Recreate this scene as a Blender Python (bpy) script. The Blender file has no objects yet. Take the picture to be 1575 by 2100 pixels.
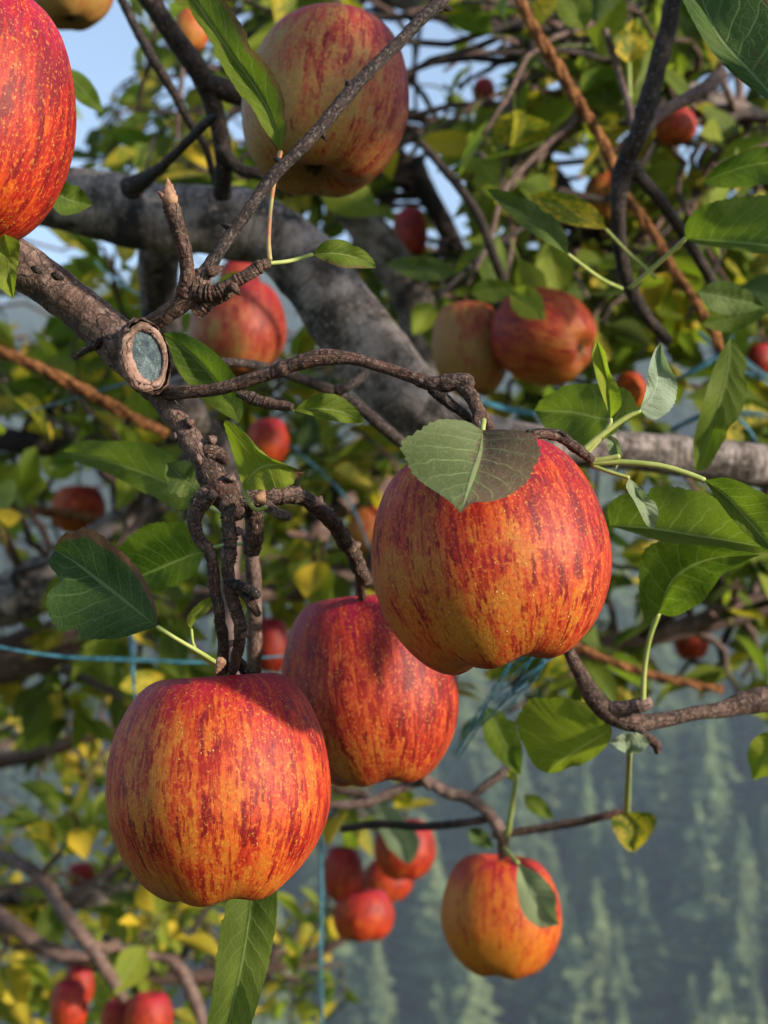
import bpy, math, random
import numpy as np
from mathutils import Vector, Matrix, Quaternion, noise

random.seed(7)
RAD = math.radians
scene = bpy.context.scene
COL = scene.collection

# ------------------------------------------------------------------ camera, sky, sun, exposure
CAM = Vector((0.0, 0.0, 1.7))
PITCH, HALF = RAD(8.0), RAD(20.0)
FWD = Vector((0, math.cos(PITCH), math.sin(PITCH)))
UP = Vector((0, -math.sin(PITCH), math.cos(PITCH)))
RIGHT = Vector((1, 0, 0))
cd = bpy.data.cameras.new('camera')
cam = bpy.data.objects.new('camera', cd)
COL.objects.link(cam)
cam.location = CAM
cam.rotation_euler = (math.pi / 2 + PITCH, 0, 0)
cd.sensor_fit = 'VERTICAL'
cd.sensor_height = 32.0
cd.lens = 16.0 / math.tan(HALF)
cd.clip_start, cd.clip_end = 0.02, 3000
cd.dof.use_dof = True
cd.dof.focus_distance = 0.47
cd.dof.aperture_fstop = 13.0
scene.camera = cam

SUN_EL, SUN_AZ = RAD(16), RAD(121)          # azimuth from +Y towards +X
w = bpy.data.worlds.new('World')
scene.world = w
w.use_nodes = True
wn = w.node_tree
sky = wn.nodes.new('ShaderNodeTexSky')
sky.sky_type = 'NISHITA'
sky.sun_disc = False
sky.sun_elevation = SUN_EL
sky.sun_rotation = SUN_AZ
sky.altitude = 1500
sky.air_density, sky.dust_density, sky.ozone_density = 1.0, 1.1, 1.3
bg = wn.nodes['Background']
wn.links.new(sky.outputs[0], bg.inputs[0])
bg.inputs[1].default_value = 0.15
sd = bpy.data.lights.new('sun', 'SUN')
sd.energy, sd.angle, sd.color = 4.6, RAD(2.5), (1.0, 0.91, 0.78)
sun = bpy.data.objects.new('sun', sd)
COL.objects.link(sun)
SUNV = Vector((math.sin(SUN_AZ) * math.cos(SUN_EL), math.cos(SUN_AZ) * math.cos(SUN_EL), math.sin(SUN_EL)))
sun.location = SUNV * 30
sun.rotation_euler = SUNV.to_track_quat('Z', 'Y').to_euler()
vs = scene.view_settings
vs.view_transform = 'Standard'
vs.look = 'None'
vs.gamma = 1.0
vs.use_curve_mapping = False
vs.exposure = 1.02
scene.cycles.use_denoising = True
scene.cycles.max_bounces = 8
scene.cycles.volume_bounces = 1
scene.cycles.sample_clamp_indirect = 6.0

TAN = math.tan(HALF)
def S(d): return TAN * d / 1050.0           # metres per photo pixel at depth d
def P(px, py, d):                           # a photo pixel at depth d -> a place in the orchard
    k = S(d)
    return CAM + RIGHT * ((px - 787.5) * k) + UP * ((1050 - py) * k) + FWD * d

# ------------------------------------------------------------------ node helpers
class N:
    def __init__(s, name):
        s.m = bpy.data.materials.new(name)
        s.m.use_nodes = True
        s.t = s.m.node_tree
        s.b = s.t.nodes['Principled BSDF']
        s.out = s.t.nodes['Material Output']
    def new(s, typ, **kw):
        n = s.t.nodes.new(typ)
        for k, v in kw.items(): setattr(n, k, v)
        return n
    def set(s, sock, v):
        if isinstance(v, bpy.types.NodeSocket): s.t.links.new(v, sock)
        elif isinstance(v, tuple) and len(v) == 3 and sock.type == 'RGBA': sock.default_value = (*v, 1)
        else: sock.default_value = v
    def math(s, op, a, b=0.0, c=0.0, clamp=False):
        n = s.new('ShaderNodeMath', operation=op, use_clamp=clamp)
        s.set(n.inputs[0], a); s.set(n.inputs[1], b); s.set(n.inputs[2], c)
        return n.outputs[0]
    def add(s, a, b): return s.math('ADD', a, b)
    def mul(s, a, b): return s.math('MULTIPLY', a, b)
    def ss(s, x, lo, hi, a=0.0, b=1.0):
        n = s.new('ShaderNodeMapRange', interpolation_type='SMOOTHSTEP')
        s.set(n.inputs[0], x); s.set(n.inputs[1], lo); s.set(n.inputs[2], hi); s.set(n.inputs[3], a); s.set(n.inputs[4], b)
        return n.outputs[0]
    def mix(s, f, a, b, mode='MIX'):
        n = s.new('ShaderNodeMix', data_type='RGBA', blend_type=mode)
        s.set(n.inputs[0], f); s.set(n.inputs[6], a); s.set(n.inputs[7], b)
        return n.outputs[2]
    def vmul(s, v, k):
        n = s.new('ShaderNodeVectorMath', operation='MULTIPLY')
        s.set(n.inputs[0], v); s.set(n.inputs[1], k)
        return n.outputs[0]
    def noise(s, v, scale, detail=3.0, rough=0.55, w=None, dist=0.0):
        n = s.new('ShaderNodeTexNoise')
        n.noise_dimensions = '4D' if w is not None else '3D'
        s.set(n.inputs['Vector'], v)
        if w is not None: s.set(n.inputs['W'], w)
        n.inputs['Scale'].default_value = scale
        n.inputs['Detail'].default_value = detail
        n.inputs['Roughness'].default_value = rough
        n.inputs['Distortion'].default_value = dist
        return n.outputs[0]
    def voro(s, v, scale, feature='F1', rand=1.0):
        n = s.new('ShaderNodeTexVoronoi', feature=feature)
        s.set(n.inputs['Vector'], v)
        n.inputs['Scale'].default_value = scale
        n.inputs['Randomness'].default_value = rand
        return n.outputs['Distance']
    def bump(s, h, dist, strength=1.0, prev=None):
        n = s.new('ShaderNodeBump')
        s.set(n.inputs['Height'], h)
        n.inputs['Distance'].default_value = dist
        n.inputs['Strength'].default_value = strength
        if prev is not None: s.set(n.inputs['Normal'], prev)
        return n.outputs[0]
    def objattr(s, name):
        n = s.new('ShaderNodeAttribute', attribute_type='OBJECT', attribute_name=name)
        return n.outputs['Fac']
    def fin(s, color, rough=0.6, spec=0.3, normal=None, **kw):
        s.set(s.b.inputs['Base Color'], color)
        s.set(s.b.inputs['Roughness'], rough)
        s.set(s.b.inputs['Specular IOR Level'], spec)
        if normal is not None: s.set(s.b.inputs['Normal'], normal)
        for k, v in kw.items(): s.set(s.b.inputs[k], v)
        return s.m

# ------------------------------------------------------------------ materials
def mat_apple():
    n = N('apple_skin')
    co = n.new('ShaderNodeTexCoord').outputs['Object']
    rnd = n.mul(n.new('ShaderNodeObjectInfo').outputs['Random'], 40.0)
    sep = n.new('ShaderNodeSeparateXYZ'); n.set(sep.inputs[0], co)
    X, Y, Z = sep.outputs
    flat = n.vmul(co, (1, 1, 0))
    nm = n.new('ShaderNodeVectorMath', operation='NORMALIZE'); n.set(nm.inputs[0], flat)
    ln = n.new('ShaderNodeVectorMath', operation='LENGTH'); n.set(ln.inputs[0], flat)
    lat = n.math('ARCTAN2', Z, ln.outputs['Value'])          # latitude: streaks run stem to calyx
    cmb = n.new('ShaderNodeCombineXYZ')
    sp = n.new('ShaderNodeSeparateXYZ'); n.set(sp.inputs[0], nm.outputs[0])
    n.set(cmb.inputs[0], sp.outputs[0]); n.set(cmb.inputs[1], sp.outputs[1]); n.set(cmb.inputs[2], lat)
    sv = cmb.outputs[0]
    blush, tone = n.objattr('blush'), n.objattr('tone')
    s1 = n.noise(n.vmul(sv, (11, 11, 2.9)), 1.0, 4, 0.6, rnd, 0.25)
    s2 = n.noise(n.vmul(sv, (25, 25, 5.2)), 1.0, 4, 0.65, rnd, 0.2)
    s3 = n.noise(n.vmul(sv, (15, 15, 1.5)), 1.0, 3, 0.55, n.add(rnd, 5.0))
    blotch = n.noise(co, 2.0, 3, 0.55, rnd)
    patch = n.noise(n.vmul(sv, (5, 5, 3.0)), 1.0, 4, 0.6, n.add(rnd, 9.0))
    grain = n.noise(co, 17.0, 5, 0.75, rnd)
    fine = n.noise(co, 36.0, 3, 0.7, rnd)
    red = n.add(n.add(n.mul(X, 0.20), n.mul(Z, 0.22)), n.add(n.mul(n.add(blotch, -0.5), 0.9), n.mul(n.add(patch, -0.5), 0.9)))
    red = n.add(red, blush)
    redm = n.ss(n.add(red, n.mul(n.add(grain, -0.5), 1.1)), 0.02, 0.66)
    base = n.mix(tone, (0.25, 0.150, 0.038), (0.39, 0.122, 0.008))
    orange = n.mix(tone, (0.33, 0.066, 0.026), (0.45, 0.044, 0.004))
    col = n.mix(n.mul(redm, 0.9), base, orange)
    # soft red veil in broad streaks
    veil = n.ss(n.add(s3, n.add(n.mul(n.add(grain, -0.5), 0.25), n.mul(n.add(red, -0.45), 0.35))), 0.42, 0.60)
    col = n.mix(n.mul(veil, 0.62), col, n.mix(tone, (0.27, 0.022, 0.020), (0.32, 0.008, 0.005)))
    # fine broken streaks
    fs = n.ss(n.add(n.add(n.mul(s2, 0.7), n.mul(s1, 0.3)), n.add(n.mul(n.add(grain, -0.5), 0.22), n.mul(n.add(red, -0.45), 0.20))), 0.485, 0.545)
    col = n.mix(n.mul(fs, 0.82), col, n.mix(tone, (0.17, 0.006, 0.008), (0.22, 0.003, 0.004)))
    # bold crimson flecks
    bs = n.ss(n.add(n.add(n.mul(s1, 0.8), n.mul(s2, 0.2)), n.add(n.mul(n.add(grain, -0.5), 0.14), n.mul(n.add(red, -0.45), 0.15))), 0.545, 0.60)
    col = n.mix(n.mul(bs, 0.9), col, n.mix(n.ss(Z, -0.2, 0.7), (0.12, 0.0015, 0.003), (0.13, 0.001, 0.014)))
    # crimson wash over the shoulder
    sh = n.ss(n.add(n.add(Z, n.mul(blush, 0.6)), n.add(n.mul(n.add(patch, -0.5), 1.5), n.mul(n.add(s2, -0.5), 1.0))), 0.72, 1.20)
    col = n.mix(n.mul(sh, 0.72), col, (0.30, 0.005, 0.030))
    # russet freckling and pale lenticels
    col = n.mix(n.mul(n.ss(fine, 0.55, 0.65), 0.50), col, (0.50, 0.22, 0.03))
    col = n.mix(n.mul(n.ss(fine, 0.47, 0.37), 0.42), col, (0.13, 0.016, 0.006))
    vd = n.voro(n.vmul(co, (1, 1, 0.85)), 15.0)
    dots = n.mul(n.ss(vd, 0.15, 0.05), n.ss(n.noise(co, 9.0, 2, 0.5, rnd), 0.40, 0.62))
    col = n.mix(n.mul(dots, 0.55), col, (0.68, 0.42, 0.14))
    cav = n.ss(n.math('ADD', n.mul(X, X), n.mul(Y, Y)), 0.10, 0.01)
    col = n.mix(n.mul(cav, 0.6), col, (0.20, 0.12, 0.03))
    scab = n.ss(n.noise(co, 5.5, 3, 0.6, n.add(rnd, 3.0)), 0.70, 0.76)
    col = n.mix(n.mul(scab, 0.65), col, n.mix(grain, (0.05, 0.02, 0.01), (0.22, 0.11, 0.05)))
    nor = n.bump(n.add(n.mul(fine, 0.4), n.add(n.mul(grain, 0.7), n.mul(dots, 0.5))), 0.0009, 0.5)
    return n.fin(col, n.add(0.40, n.mul(grain, 0.22)), 0.22, nor, **{'Subsurface Weight': 0.05, 'Subsurface Scale': 0.004})

def mat_leaf(name, c1, c2, vein, trans, yellow=0.0, ycol=(0.55, 0.33, 0.02), bronze=0.0, spots=0.3, fine=False, underk=0.7):
    n = N(name)
    tc = n.new('ShaderNodeTexCoord')
    uv, co = tc.outputs['UV'], tc.outputs['Object']
    rnd = n.math('FRACT', n.add(n.new('ShaderNodeObjectInfo').outputs['Random'], n.new('ShaderNodeNewGeometry').outputs['Random Per Island']))
    w_ = n.mul(rnd, 30.0)
    sep = n.new('ShaderNodeSeparateXYZ'); n.set(sep.inputs[0], uv)
    U = n.mul(n.add(sep.outputs[0], -0.5), 2.0)
    V = sep.outputs[1]
    AU = n.math('ABSOLUTE', U)
    wob = n.noise(uv, 5.0, 2, 0.5, w_)
    big = n.noise(uv, 2.2, 3, 0.55, w_)
    spk = n.noise(uv, 13.0, 3, 0.6, w_)
    col = n.mix(n.ss(big, 0.35, 0.65), c1, c2)
    col = n.mix(n.ss(rnd, 0.0, 1.0, 0.0, 0.55), col, n.mix(0.5, c2, (0.16, 0.17, 0.02)))
    side = n.math('SIGN', U)
    s = n.add(n.add(n.mul(n.add(V, n.mul(AU, -0.22)), 8.5), n.mul(side, 0.22)), n.mul(wob, 0.7))
    fr = n.math('ABSOLUTE', n.add(n.math('FRACT', s), -0.5))
    sv = n.mul(n.ss(fr, 0.075, 0.015), n.ss(AU, 1.0, 0.3, 0.25, 1.0))
    mid = n.ss(AU, 0.055, 0.02)
    vm = n.math('MAXIMUM', n.mul(sv, 0.6), mid)
    if fine:
        net = n.ss(n.voro(n.vmul(uv, (1, 1.7, 1)), 15.0, 'DISTANCE_TO_EDGE'), 0.06, 0.01)
        vm = n.math('MAXIMUM', vm, n.mul(net, 0.28))
    if yellow > 0:
        ym = n.ss(n.add(n.mul(spk, 0.6), n.mul(big, 0.4)), 0.62 - yellow * 0.3, 0.72 - yellow * 0.3)
        col = n.mix(ym, col, ycol)
    if bronze > 0:
        bm = n.ss(n.add(n.mul(U, 0.75), n.add(n.mul(n.add(big, -0.5), 1.6), n.mul(n.add(spk, -0.5), 1.2))), -0.05, 0.25)
        col = n.mix(n.mul(bm, bronze), col, n.mix(spk, (0.035, 0.020, 0.015), (0.115, 0.060, 0.042)))
    dk = n.ss(n.noise(uv, 6.0, 2, 0.5, n.add(w_, 3.0)), 0.655, 0.72)
    col = n.mix(n.mul(dk, n.mul(spots, 1.3)), col, n.mix(spk, (0.05, 0.022, 0.010), (0.13, 0.07, 0.03)))
    brn = n.mul(n.objattr('brown'), n.ss(n.add(n.mul(U, n.objattr('brownside')), n.mul(n.add(big, -0.5), 0.9)), 0.68, 0.82))
    tipm = n.mul(n.objattr('browntip'), n.ss(n.add(V, n.mul(n.add(big, -0.5), 0.7)), 0.74, 0.86))
    col = n.mix(n.math('MAXIMUM', brn, tipm), col, n.mix(spk, (0.035, 0.012, 0.008), (0.24, 0.105, 0.065)))
    col = n.mix(n.mul(vm, 0.75), col, vein)
    geo = n.new('ShaderNodeNewGeometry')
    tcol = n.mix(0.55, col, n.mix(1.0, col, (1.5, 1.9, 0.5), 'MULTIPLY'))
    under = n.mix(0.45, col, (0.12, 0.155, 0.035))
    col2 = n.mix(n.mul(geo.outputs['Backfacing'], underk), col, under)
    nor = n.bump(n.add(n.mul(vm, -0.7), n.add(n.mul(spk, 0.5), n.mul(n.math('COSINE', n.mul(s, 6.283)), 0.10))), 0.0012, 0.45)
    n.fin(col2, 0.58, 0.15, nor)
    tr = n.new('ShaderNodeBsdfTranslucent')
    n.set(tr.inputs[0], tcol)
    mx = n.new('ShaderNodeMixShader')
    mx.inputs[0].default_value = trans
    n.t.links.new(n.b.outputs[0], mx.inputs[1]); n.t.links.new(tr.outputs[0], mx.inputs[2])
    n.t.links.new(mx.outputs[0], n.out.inputs[0])
    return n.m

def mat_bark(name, c1, c2, c3, scale=60.0, ringk=0.5, lent=0.4, bumpd=0.0012, moss=0.0, crack=0.5):
    n = N(name)
    tc = n.new('ShaderNodeTexCoord')
    co, uv = tc.outputs['Object'], tc.outputs['UV']
    a = n.noise(co, scale, 6, 0.65)
    b = n.noise(co, scale * 0.22, 4, 0.6)
    ring = n.noise(n.vmul(uv, (2.5, 420, 1)), 1.0, 3, 0.6)
    fine = n.noise(co, scale * 5, 3, 0.65)
    col = n.mix(n.ss(a, 0.38, 0.62), c1, c2)
    col = n.mix(n.ss(b, 0.50, 0.68), col, c3)
    col = n.mix(n.mul(n.ss(ring, 0.52, 0.66), ringk), col, n.mix(0.5, c1, (0.02, 0.012, 0.01)))
    col = n.mix(n.mul(n.ss(fine, 0.5, 0.7), 0.35), col, n.mix(0.5, c2, (0.45, 0.38, 0.33)))
    wv = n.new('ShaderNodeVectorMath', operation='ADD')
    n.set(wv.inputs[0], n.vmul(uv, (5, 110, 1)))
    cmb = n.new('ShaderNodeCombineXYZ'); n.set(cmb.inputs[0], n.mul(a, 2.2)); n.set(cmb.inputs[1], n.mul(b, 2.2)); n.set(wv.inputs[1], cmb.outputs[0])
    crk = n.mul(n.ss(n.voro(wv.outputs[0], 1.0, 'DISTANCE_TO_EDGE'), 0.07, 0.0), n.ss(a, 0.35, 0.6))
    col = n.mix(n.mul(crk, crack), col, (0.010, 0.007, 0.006))
    lv = n.voro(n.vmul(uv, (7, 130, 1)), 1.0)
    lm = n.ss(lv, 0.16, 0.08)
    col = n.mix(n.mul(lm, lent), col, (0.42, 0.32, 0.24))
    if moss > 0:
        mo = n.ss(n.noise(co, scale * 0.35, 5, 0.7), 0.52, 0.62)
        col = n.mix(n.mul(mo, moss), col, (0.012, 0.011, 0.011))
    nor = n.bump(n.add(n.add(n.mul(a, 0.9), n.mul(ring, ringk)), n.add(n.add(n.mul(fine, 0.4), n.mul(crk, -crack)), n.mul(lm, 0.4))), bumpd, 1.0)
    return n.fin(col, 0.78, 0.22, nor)

def mat_plain(name, c1, c2, scale, rough=0.7, spec=0.25, bumpd=0.0005):
    n = N(name)
    co = n.new('ShaderNodeTexCoord').outputs['Object']
    a = n.noise(co, scale, 5, 0.65)
    return n.fin(n.mix(n.ss(a, 0.35, 0.65), c1, c2), rough, spec, n.bump(a, bumpd, 0.8))

M = {}
M['apple'] = mat_apple()
VE = (0.24, 0.28, 0.10)
M['green'] = mat_leaf('leaf_green', (0.045, 0.080, 0.005), (0.105, 0.145, 0.010), VE, 0.48, fine=True)
M['dark'] = mat_leaf('leaf_dark_green', (0.028, 0.056, 0.011), (0.050, 0.084, 0.018), (0.16, 0.20, 0.08), 0.22, fine=True)
M['light'] = mat_leaf('leaf_yellow_green', (0.145, 0.190, 0.013), (0.22, 0.245, 0.022), (0.32, 0.34, 0.10), 0.48, fine=True)
M['mottled'] = mat_leaf('leaf_mottled', (0.075, 0.105, 0.008), (0.12, 0.145, 0.012), VE, 0.42, yellow=0.55, ycol=(0.48, 0.32, 0.025), spots=0.6)
M['yellow'] = mat_leaf('leaf_yellow', (0.48, 0.33, 0.025), (0.60, 0.40, 0.03), (0.5, 0.42, 0.1), 0.45, spots=0.7)
M['bronze'] = mat_leaf('leaf_bronzed', (0.022, 0.040, 0.016), (0.072, 0.088, 0.046), (0.20, 0.24, 0.10), 0.08, underk=0.12, bronze=0.9, spots=0.5, fine=True)
M['silver'] = mat_leaf('leaf_pale', (0.16, 0.21, 0.15), (0.23, 0.28, 0.20), (0.30, 0.34, 0.24), 0.25, spots=0.4, fine=True)
M['limb'] = mat_bark('bark_grey', (0.048, 0.036, 0.030), (0.270, 0.222, 0.198), (0.140, 0.092, 0.070), 58, 0.6, 0.75, 0.0034, 0.92, 0.16)
M['bough'] = mat_bark('bark_brown', (0.048, 0.026, 0.019), (0.165, 0.103, 0.080), (0.125, 0.068, 0.046), 130, 0.6, 0.6, 0.0016)
M['twig'] = mat_bark('bark_twig', (0.028, 0.014, 0.010), (0.120, 0.070, 0.050), (0.085, 0.036, 0.024), 170, 0.8, 0.7, 0.0013)
M['dtwig'] = mat_bark('bark_dark_twig', (0.009, 0.006, 0.005), (0.042, 0.027, 0.022), (0.027, 0.015, 0.012), 150, 0.8, 0.6, 0.0012)
M['pink'] = mat_bark('bark_pinkish', (0.070, 0.038, 0.030), (0.180, 0.115, 0.095), (0.13, 0.07, 0.05), 90, 0.5, 0.5, 0.0012)
M['petiole'] = mat_plain('petiole', (0.20, 0.25, 0.05), (0.29, 0.31, 0.09), 90, 0.5, 0.3, 0.0002)
M['petred'] = mat_plain('petiole_red', (0.30, 0.10, 0.05), (0.28, 0.25, 0.08), 60, 0.5, 0.3, 0.0002)
M['stem'] = mat_plain('apple_stem', (0.09, 0.05, 0.025), (0.17, 0.10, 0.05), 40, 0.7, 0.2, 0.02)
M['calyx'] = mat_plain('apple_calyx', (0.08, 0.05, 0.03), (0.20, 0.14, 0.07), 30, 0.8, 0.2, 0.02)
M['bud'] = mat_plain('bud_scales', (0.17, 0.085, 0.05), (0.33, 0.19, 0.11), 420, 0.7, 0.25, 0.0006)
M['paint'] = None
M['callus'] = mat_bark('callus_bark', (0.12, 0.065, 0.045), (0.30, 0.185, 0.14), (0.24, 0.13, 0.095), 130, 0.2, 0.1, 0.0012)
M['twine'] = mat_plain('twine_blue', (0.012, 0.070, 0.100), (0.055, 0.180, 0.230), 160, 0.45, 0.4, 0.0004)
M['rope'] = mat_plain('coir_rope', (0.085, 0.032, 0.012), (0.27, 0.115, 0.042), 160, 0.85, 0.1, 0.001)

def mat_paint():
    n = N('pruning_paint')
    co = n.new('ShaderNodeTexCoord').outputs['Object']
    a = n.noise(co, 330, 5, 0.7)
    b = n.noise(co, 900, 3, 0.7)
    v = n.voro(co, 420, 'DISTANCE_TO_EDGE')
    col = n.mix(n.ss(a, 0.35, 0.65), (0.030, 0.048, 0.055), (0.090, 0.118, 0.122))
    col = n.mix(n.mul(n.ss(b, 0.58, 0.68), 0.7), col, (0.21, 0.235, 0.235))
    col = n.mix(n.mul(n.ss(v, 0.07, 0.0), 0.35), col, (0.02, 0.03, 0.035))
    return n.fin(col, 0.72, 0.3, n.bump(n.add(a, n.mul(b, 0.5)), 0.0008, 0.9))
M['paint'] = mat_paint()

def mat_conifer():
    n = N('conifer_needles')
    co = n.new('ShaderNodeTexCoord').outputs['Object']
    r = n.math('FRACT', n.add(n.new('ShaderNodeObjectInfo').outputs['Random'], n.mul(n.new('ShaderNodeNewGeometry').outputs['Random Per Island'], 0.35)))
    p = n.noise(n.new('ShaderNodeNewGeometry').outputs['Position'], 0.09, 3, 0.6)
    col = n.mix(r, (0.020, 0.036, 0.020), (0.145, 0.180, 0.075))
    col = n.mix(n.ss(p, 0.50, 0.64, 0.0, 0.6), col, (0.016, 0.036, 0.026))
    return n.fin(col, 0.8, 0.15)
M['needles'] = mat_conifer()
M['ctrunk'] = mat_plain('conifer_bark', (0.06, 0.045, 0.035), (0.12, 0.09, 0.07), 2.0, 0.9, 0.1, 0.02)
def mat_ground():
    n = N('ground_grass')
    co = n.new('ShaderNodeTexCoord').outputs['Object']
    a = n.noise(co, 0.5, 6, 0.7); b = n.noise(co, 0.03, 4, 0.6)
    hs = n.new('ShaderNodeSeparateXYZ'); n.set(hs.inputs[0], co)
    col = n.mix(n.ss(a, 0.35, 0.65), (0.040, 0.060, 0.020), (0.085, 0.085, 0.035))
    col = n.mix(n.ss(b, 0.45, 0.6), col, (0.045, 0.065, 0.03))
    col = n.mix(n.ss(hs.outputs[1], 105.0, 150.0), col, (0.014, 0.018, 0.010))   # dark forest floor, with the shade of gaps between conifers painted in
    return n.fin(col, 0.9, 0.1, n.bump(a, 0.1, 0.6))
M['ground'] = mat_ground()

# ------------------------------------------------------------------ mesh helpers
WORLDLOC = {}
def mesh_from(name, V, F, mats, UV=None, smooth=True, fmat=None):
    me = bpy.data.meshes.new(name)
    me.from_pydata([tuple(v) for v in V], [], F)
    if not isinstance(mats, (list, tuple)): mats = [mats]
    for m in mats: me.materials.append(m)
    if UV is not None:
        lay = me.uv_layers.new(name='UVMap')
        idx = np.empty(len(me.loops), dtype=np.int32)
        me.loops.foreach_get('vertex_index', idx)
        arr = np.asarray(UV, dtype=np.float32)[idx]
        lay.data.foreach_set('uv', arr.ravel())
    if fmat is not None: me.polygons.foreach_set('material_index', np.asarray(fmat, dtype=np.int32))
    me.polygons.foreach_set('use_smooth', np.full(len(me.polygons), smooth))
    me.update()
    return me

def place(name, V, F, mat, parent=None, UV=None, origin=None, smooth=True, fmat=None):
    """world-space vertices -> one object with its own origin, under parent"""
    V = np.array([tuple(v) for v in V], dtype=float)
    o3 = np.array(origin) if origin is not None else V.mean(axis=0)
    me = mesh_from(name, V - o3, F, mat, UV, smooth, fmat)
    return link(name, me, Vector(o3), parent)

def link(name, data, loc, parent=None):
    o = bpy.data.objects.new(name, data)
    COL.objects.link(o)
    pl = Vector((0, 0, 0))
    if parent is not None:
        o.parent = parent
        pl = WORLDLOC[parent.name]
    o.location = Vector(loc) - pl
    WORLDLOC[o.name] = Vector(loc)
    return o

def tag(o, label, cat, group=None, kind=None):
    o['label'] = label; o['category'] = cat
    if group: o['group'] = group
    if kind: o['kind'] = kind
    return o

def thing(name, label, cat, loc, group=None):
    return tag(link(name, None, loc), label, cat, group)

def catmull(pts, n):
    """pts: (k, m) array -> n samples of a Catmull-Rom curve, even in chord length"""
    p = np.asarray(pts, dtype=float)
    if len(p) == 2:
        t = np.linspace(0, 1, n)[:, None]
        return p[0] * (1 - t) + p[1] * t
    seg = np.maximum(np.linalg.norm(np.diff(p[:, :min(3, p.shape[1])], axis=0), axis=1), 1e-9)
    cum = np.concatenate([[0], np.cumsum(seg)])
    q = np.vstack([2 * p[0] - p[1], p, 2 * p[-1] - p[-2]])
    out = np.empty((n, p.shape[1]))
    for i, s in enumerate(np.linspace(0, cum[-1], n)):
        k = min(max(int(np.searchsorted(cum, s, side='right')) - 1, 0), len(p) - 2)
        t = (s - cum[k]) / seg[k]
        a, b, c, d = q[k], q[k + 1], q[k + 2], q[k + 3]
        out[i] = 0.5 * (2 * b + (c - a) * t + (2 * a - 5 * b + 4 * c - d) * t * t + (3 * b - a - 3 * c + d) * t ** 3)
    return out

def tube_geo(path, radii, sides, rough=0.0, rings=0.0, ringgap=0.5, seed=0, rfreq=None, knots=None, tip=1.0):
    """path (n,3), radii (n,) -> V, F, UV with caps"""
    rng = random.Random(seed)
    n = len(path)
    path = np.asarray(path); radii = np.array(radii, dtype=float)
    ds = np.concatenate([[0], np.cumsum(np.linalg.norm(np.diff(path, axis=0), axis=1))])
    rm = float(np.mean(radii))
    mult = np.ones(n)
    if rings > 0:
        s0 = 0.0
        while s0 < ds[-1]:
            wdt = rm * rng.uniform(0.10, 0.24)
            mult += rings * rng.uniform(0.35, 1.0) * np.exp(-((ds - s0) / wdt) ** 2)
            s0 += rm * ringgap * rng.uniform(0.6, 1.7)
    for (f, amp, wd) in (knots or []):
        mult += amp * np.exp(-((ds - f * ds[-1]) / (wd * rm)) ** 2)
    r = radii
    ringv = mult - 1.0
    tan = np.gradient(path, axis=0)
    tan /= np.maximum(np.linalg.norm(tan, axis=1), 1e-9)[:, None]
    nrm = np.cross(tan[0], [0.3, 0.2, 1.0]); nrm /= np.linalg.norm(nrm)
    V, UV = [], []
    f = rfreq or 0.55 / rm
    for i in range(n):
        nrm = nrm - tan[i] * np.dot(nrm, tan[i]); nrm /= max(np.linalg.norm(nrm), 1e-9)
        bi = np.cross(tan[i], nrm)
        for j in range(sides):
            a = 2 * math.pi * j / sides
            d = nrm * math.cos(a) + bi * math.sin(a)
            k = 1.0
            rk = ringv[i]
            if rough > 0:
                q = Vector(path[i] + d * rm) * f + Vector((seed * 3.1, 0, 0))
                k += rough * (noise.noise(q) + 0.55 * noise.noise(q * 2.3) + 0.3 * noise.noise(q * 5.1))
                if rings > 0:
                    k += rough * 0.9 * noise.noise(q * 1.5 + Vector((9, 0, 0)))
                    rk *= 0.75 + 1.3 * noise.noise(q * 0.9 + Vector((0, 5, 0)))
            k += rk
            V.append(path[i] + d * r[i] * k)
            UV.append((abs(2.0 * j / sides - 1.0), ds[i]))
    F = []
    for i in range(n - 1):
        for j in range(sides):
            j2 = (j + 1) % sides
            F.append((i * sides + j, i * sides + j2, (i + 1) * sides + j2, (i + 1) * sides + j))
    a = len(V)
    V.append(path[0] - tan[0] * r[0] * 0.3); UV.append((0, 0))
    V.append(path[-1] + tan[-1] * r[-1] * 0.5 * tip); UV.append((0, ds[-1]))
    for j in range(sides):
        j2 = (j + 1) % sides
        F.append((a, j2, j)); F.append((a + 1, (n - 1) * sides + j, (n - 1) * sides + j2))
    return V, F, UV

SEED = [10]
def branch(name, pts, mat, parent, sides=14, rough=0.10, rings=0.0, ringgap=0.5, dens=2.5, knots=None, label=None, wob=0.0):
    """pts: (px, py, depth, width in photo px)"""
    SEED[0] += 1
    p4 = []
    for (px, py, d, wpx) in pts:
        q = P(px, py, d)
        p4.append((q.x, q.y, q.z, wpx * 0.5 * S(d) * (0.86 if name in ('twig', 'spur') else 1.0)))
    p4 = np.array(p4)
    L = float(np.sum(np.linalg.norm(np.diff(p4[:, :3], axis=0), axis=1)))
    rm = float(np.mean(p4[:, 3]))
    step = rm / (dens * (3.2 if rings > 0 else 1.0))
    n = int(min(max(L / step, 6), 420))
    c = catmull(p4, n)
    if wob > 0:
        for i in range(n):
            q = Vector(c[i, :3]) * (0.16 / rm) + Vector((SEED[0] * 1.7, 0, 0))
            c[i, :3] += np.array(noise.noise_vector(q)) * rm * wob
    V, F, UV = tube_geo(c[:, :3], np.maximum(c[:, 3], 1e-4), sides, rough, rings, ringgap, SEED[0], knots=knots)
    o = place(name, V, F, mat, parent, UV)
    if label: o['label'] = label
    return o

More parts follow.
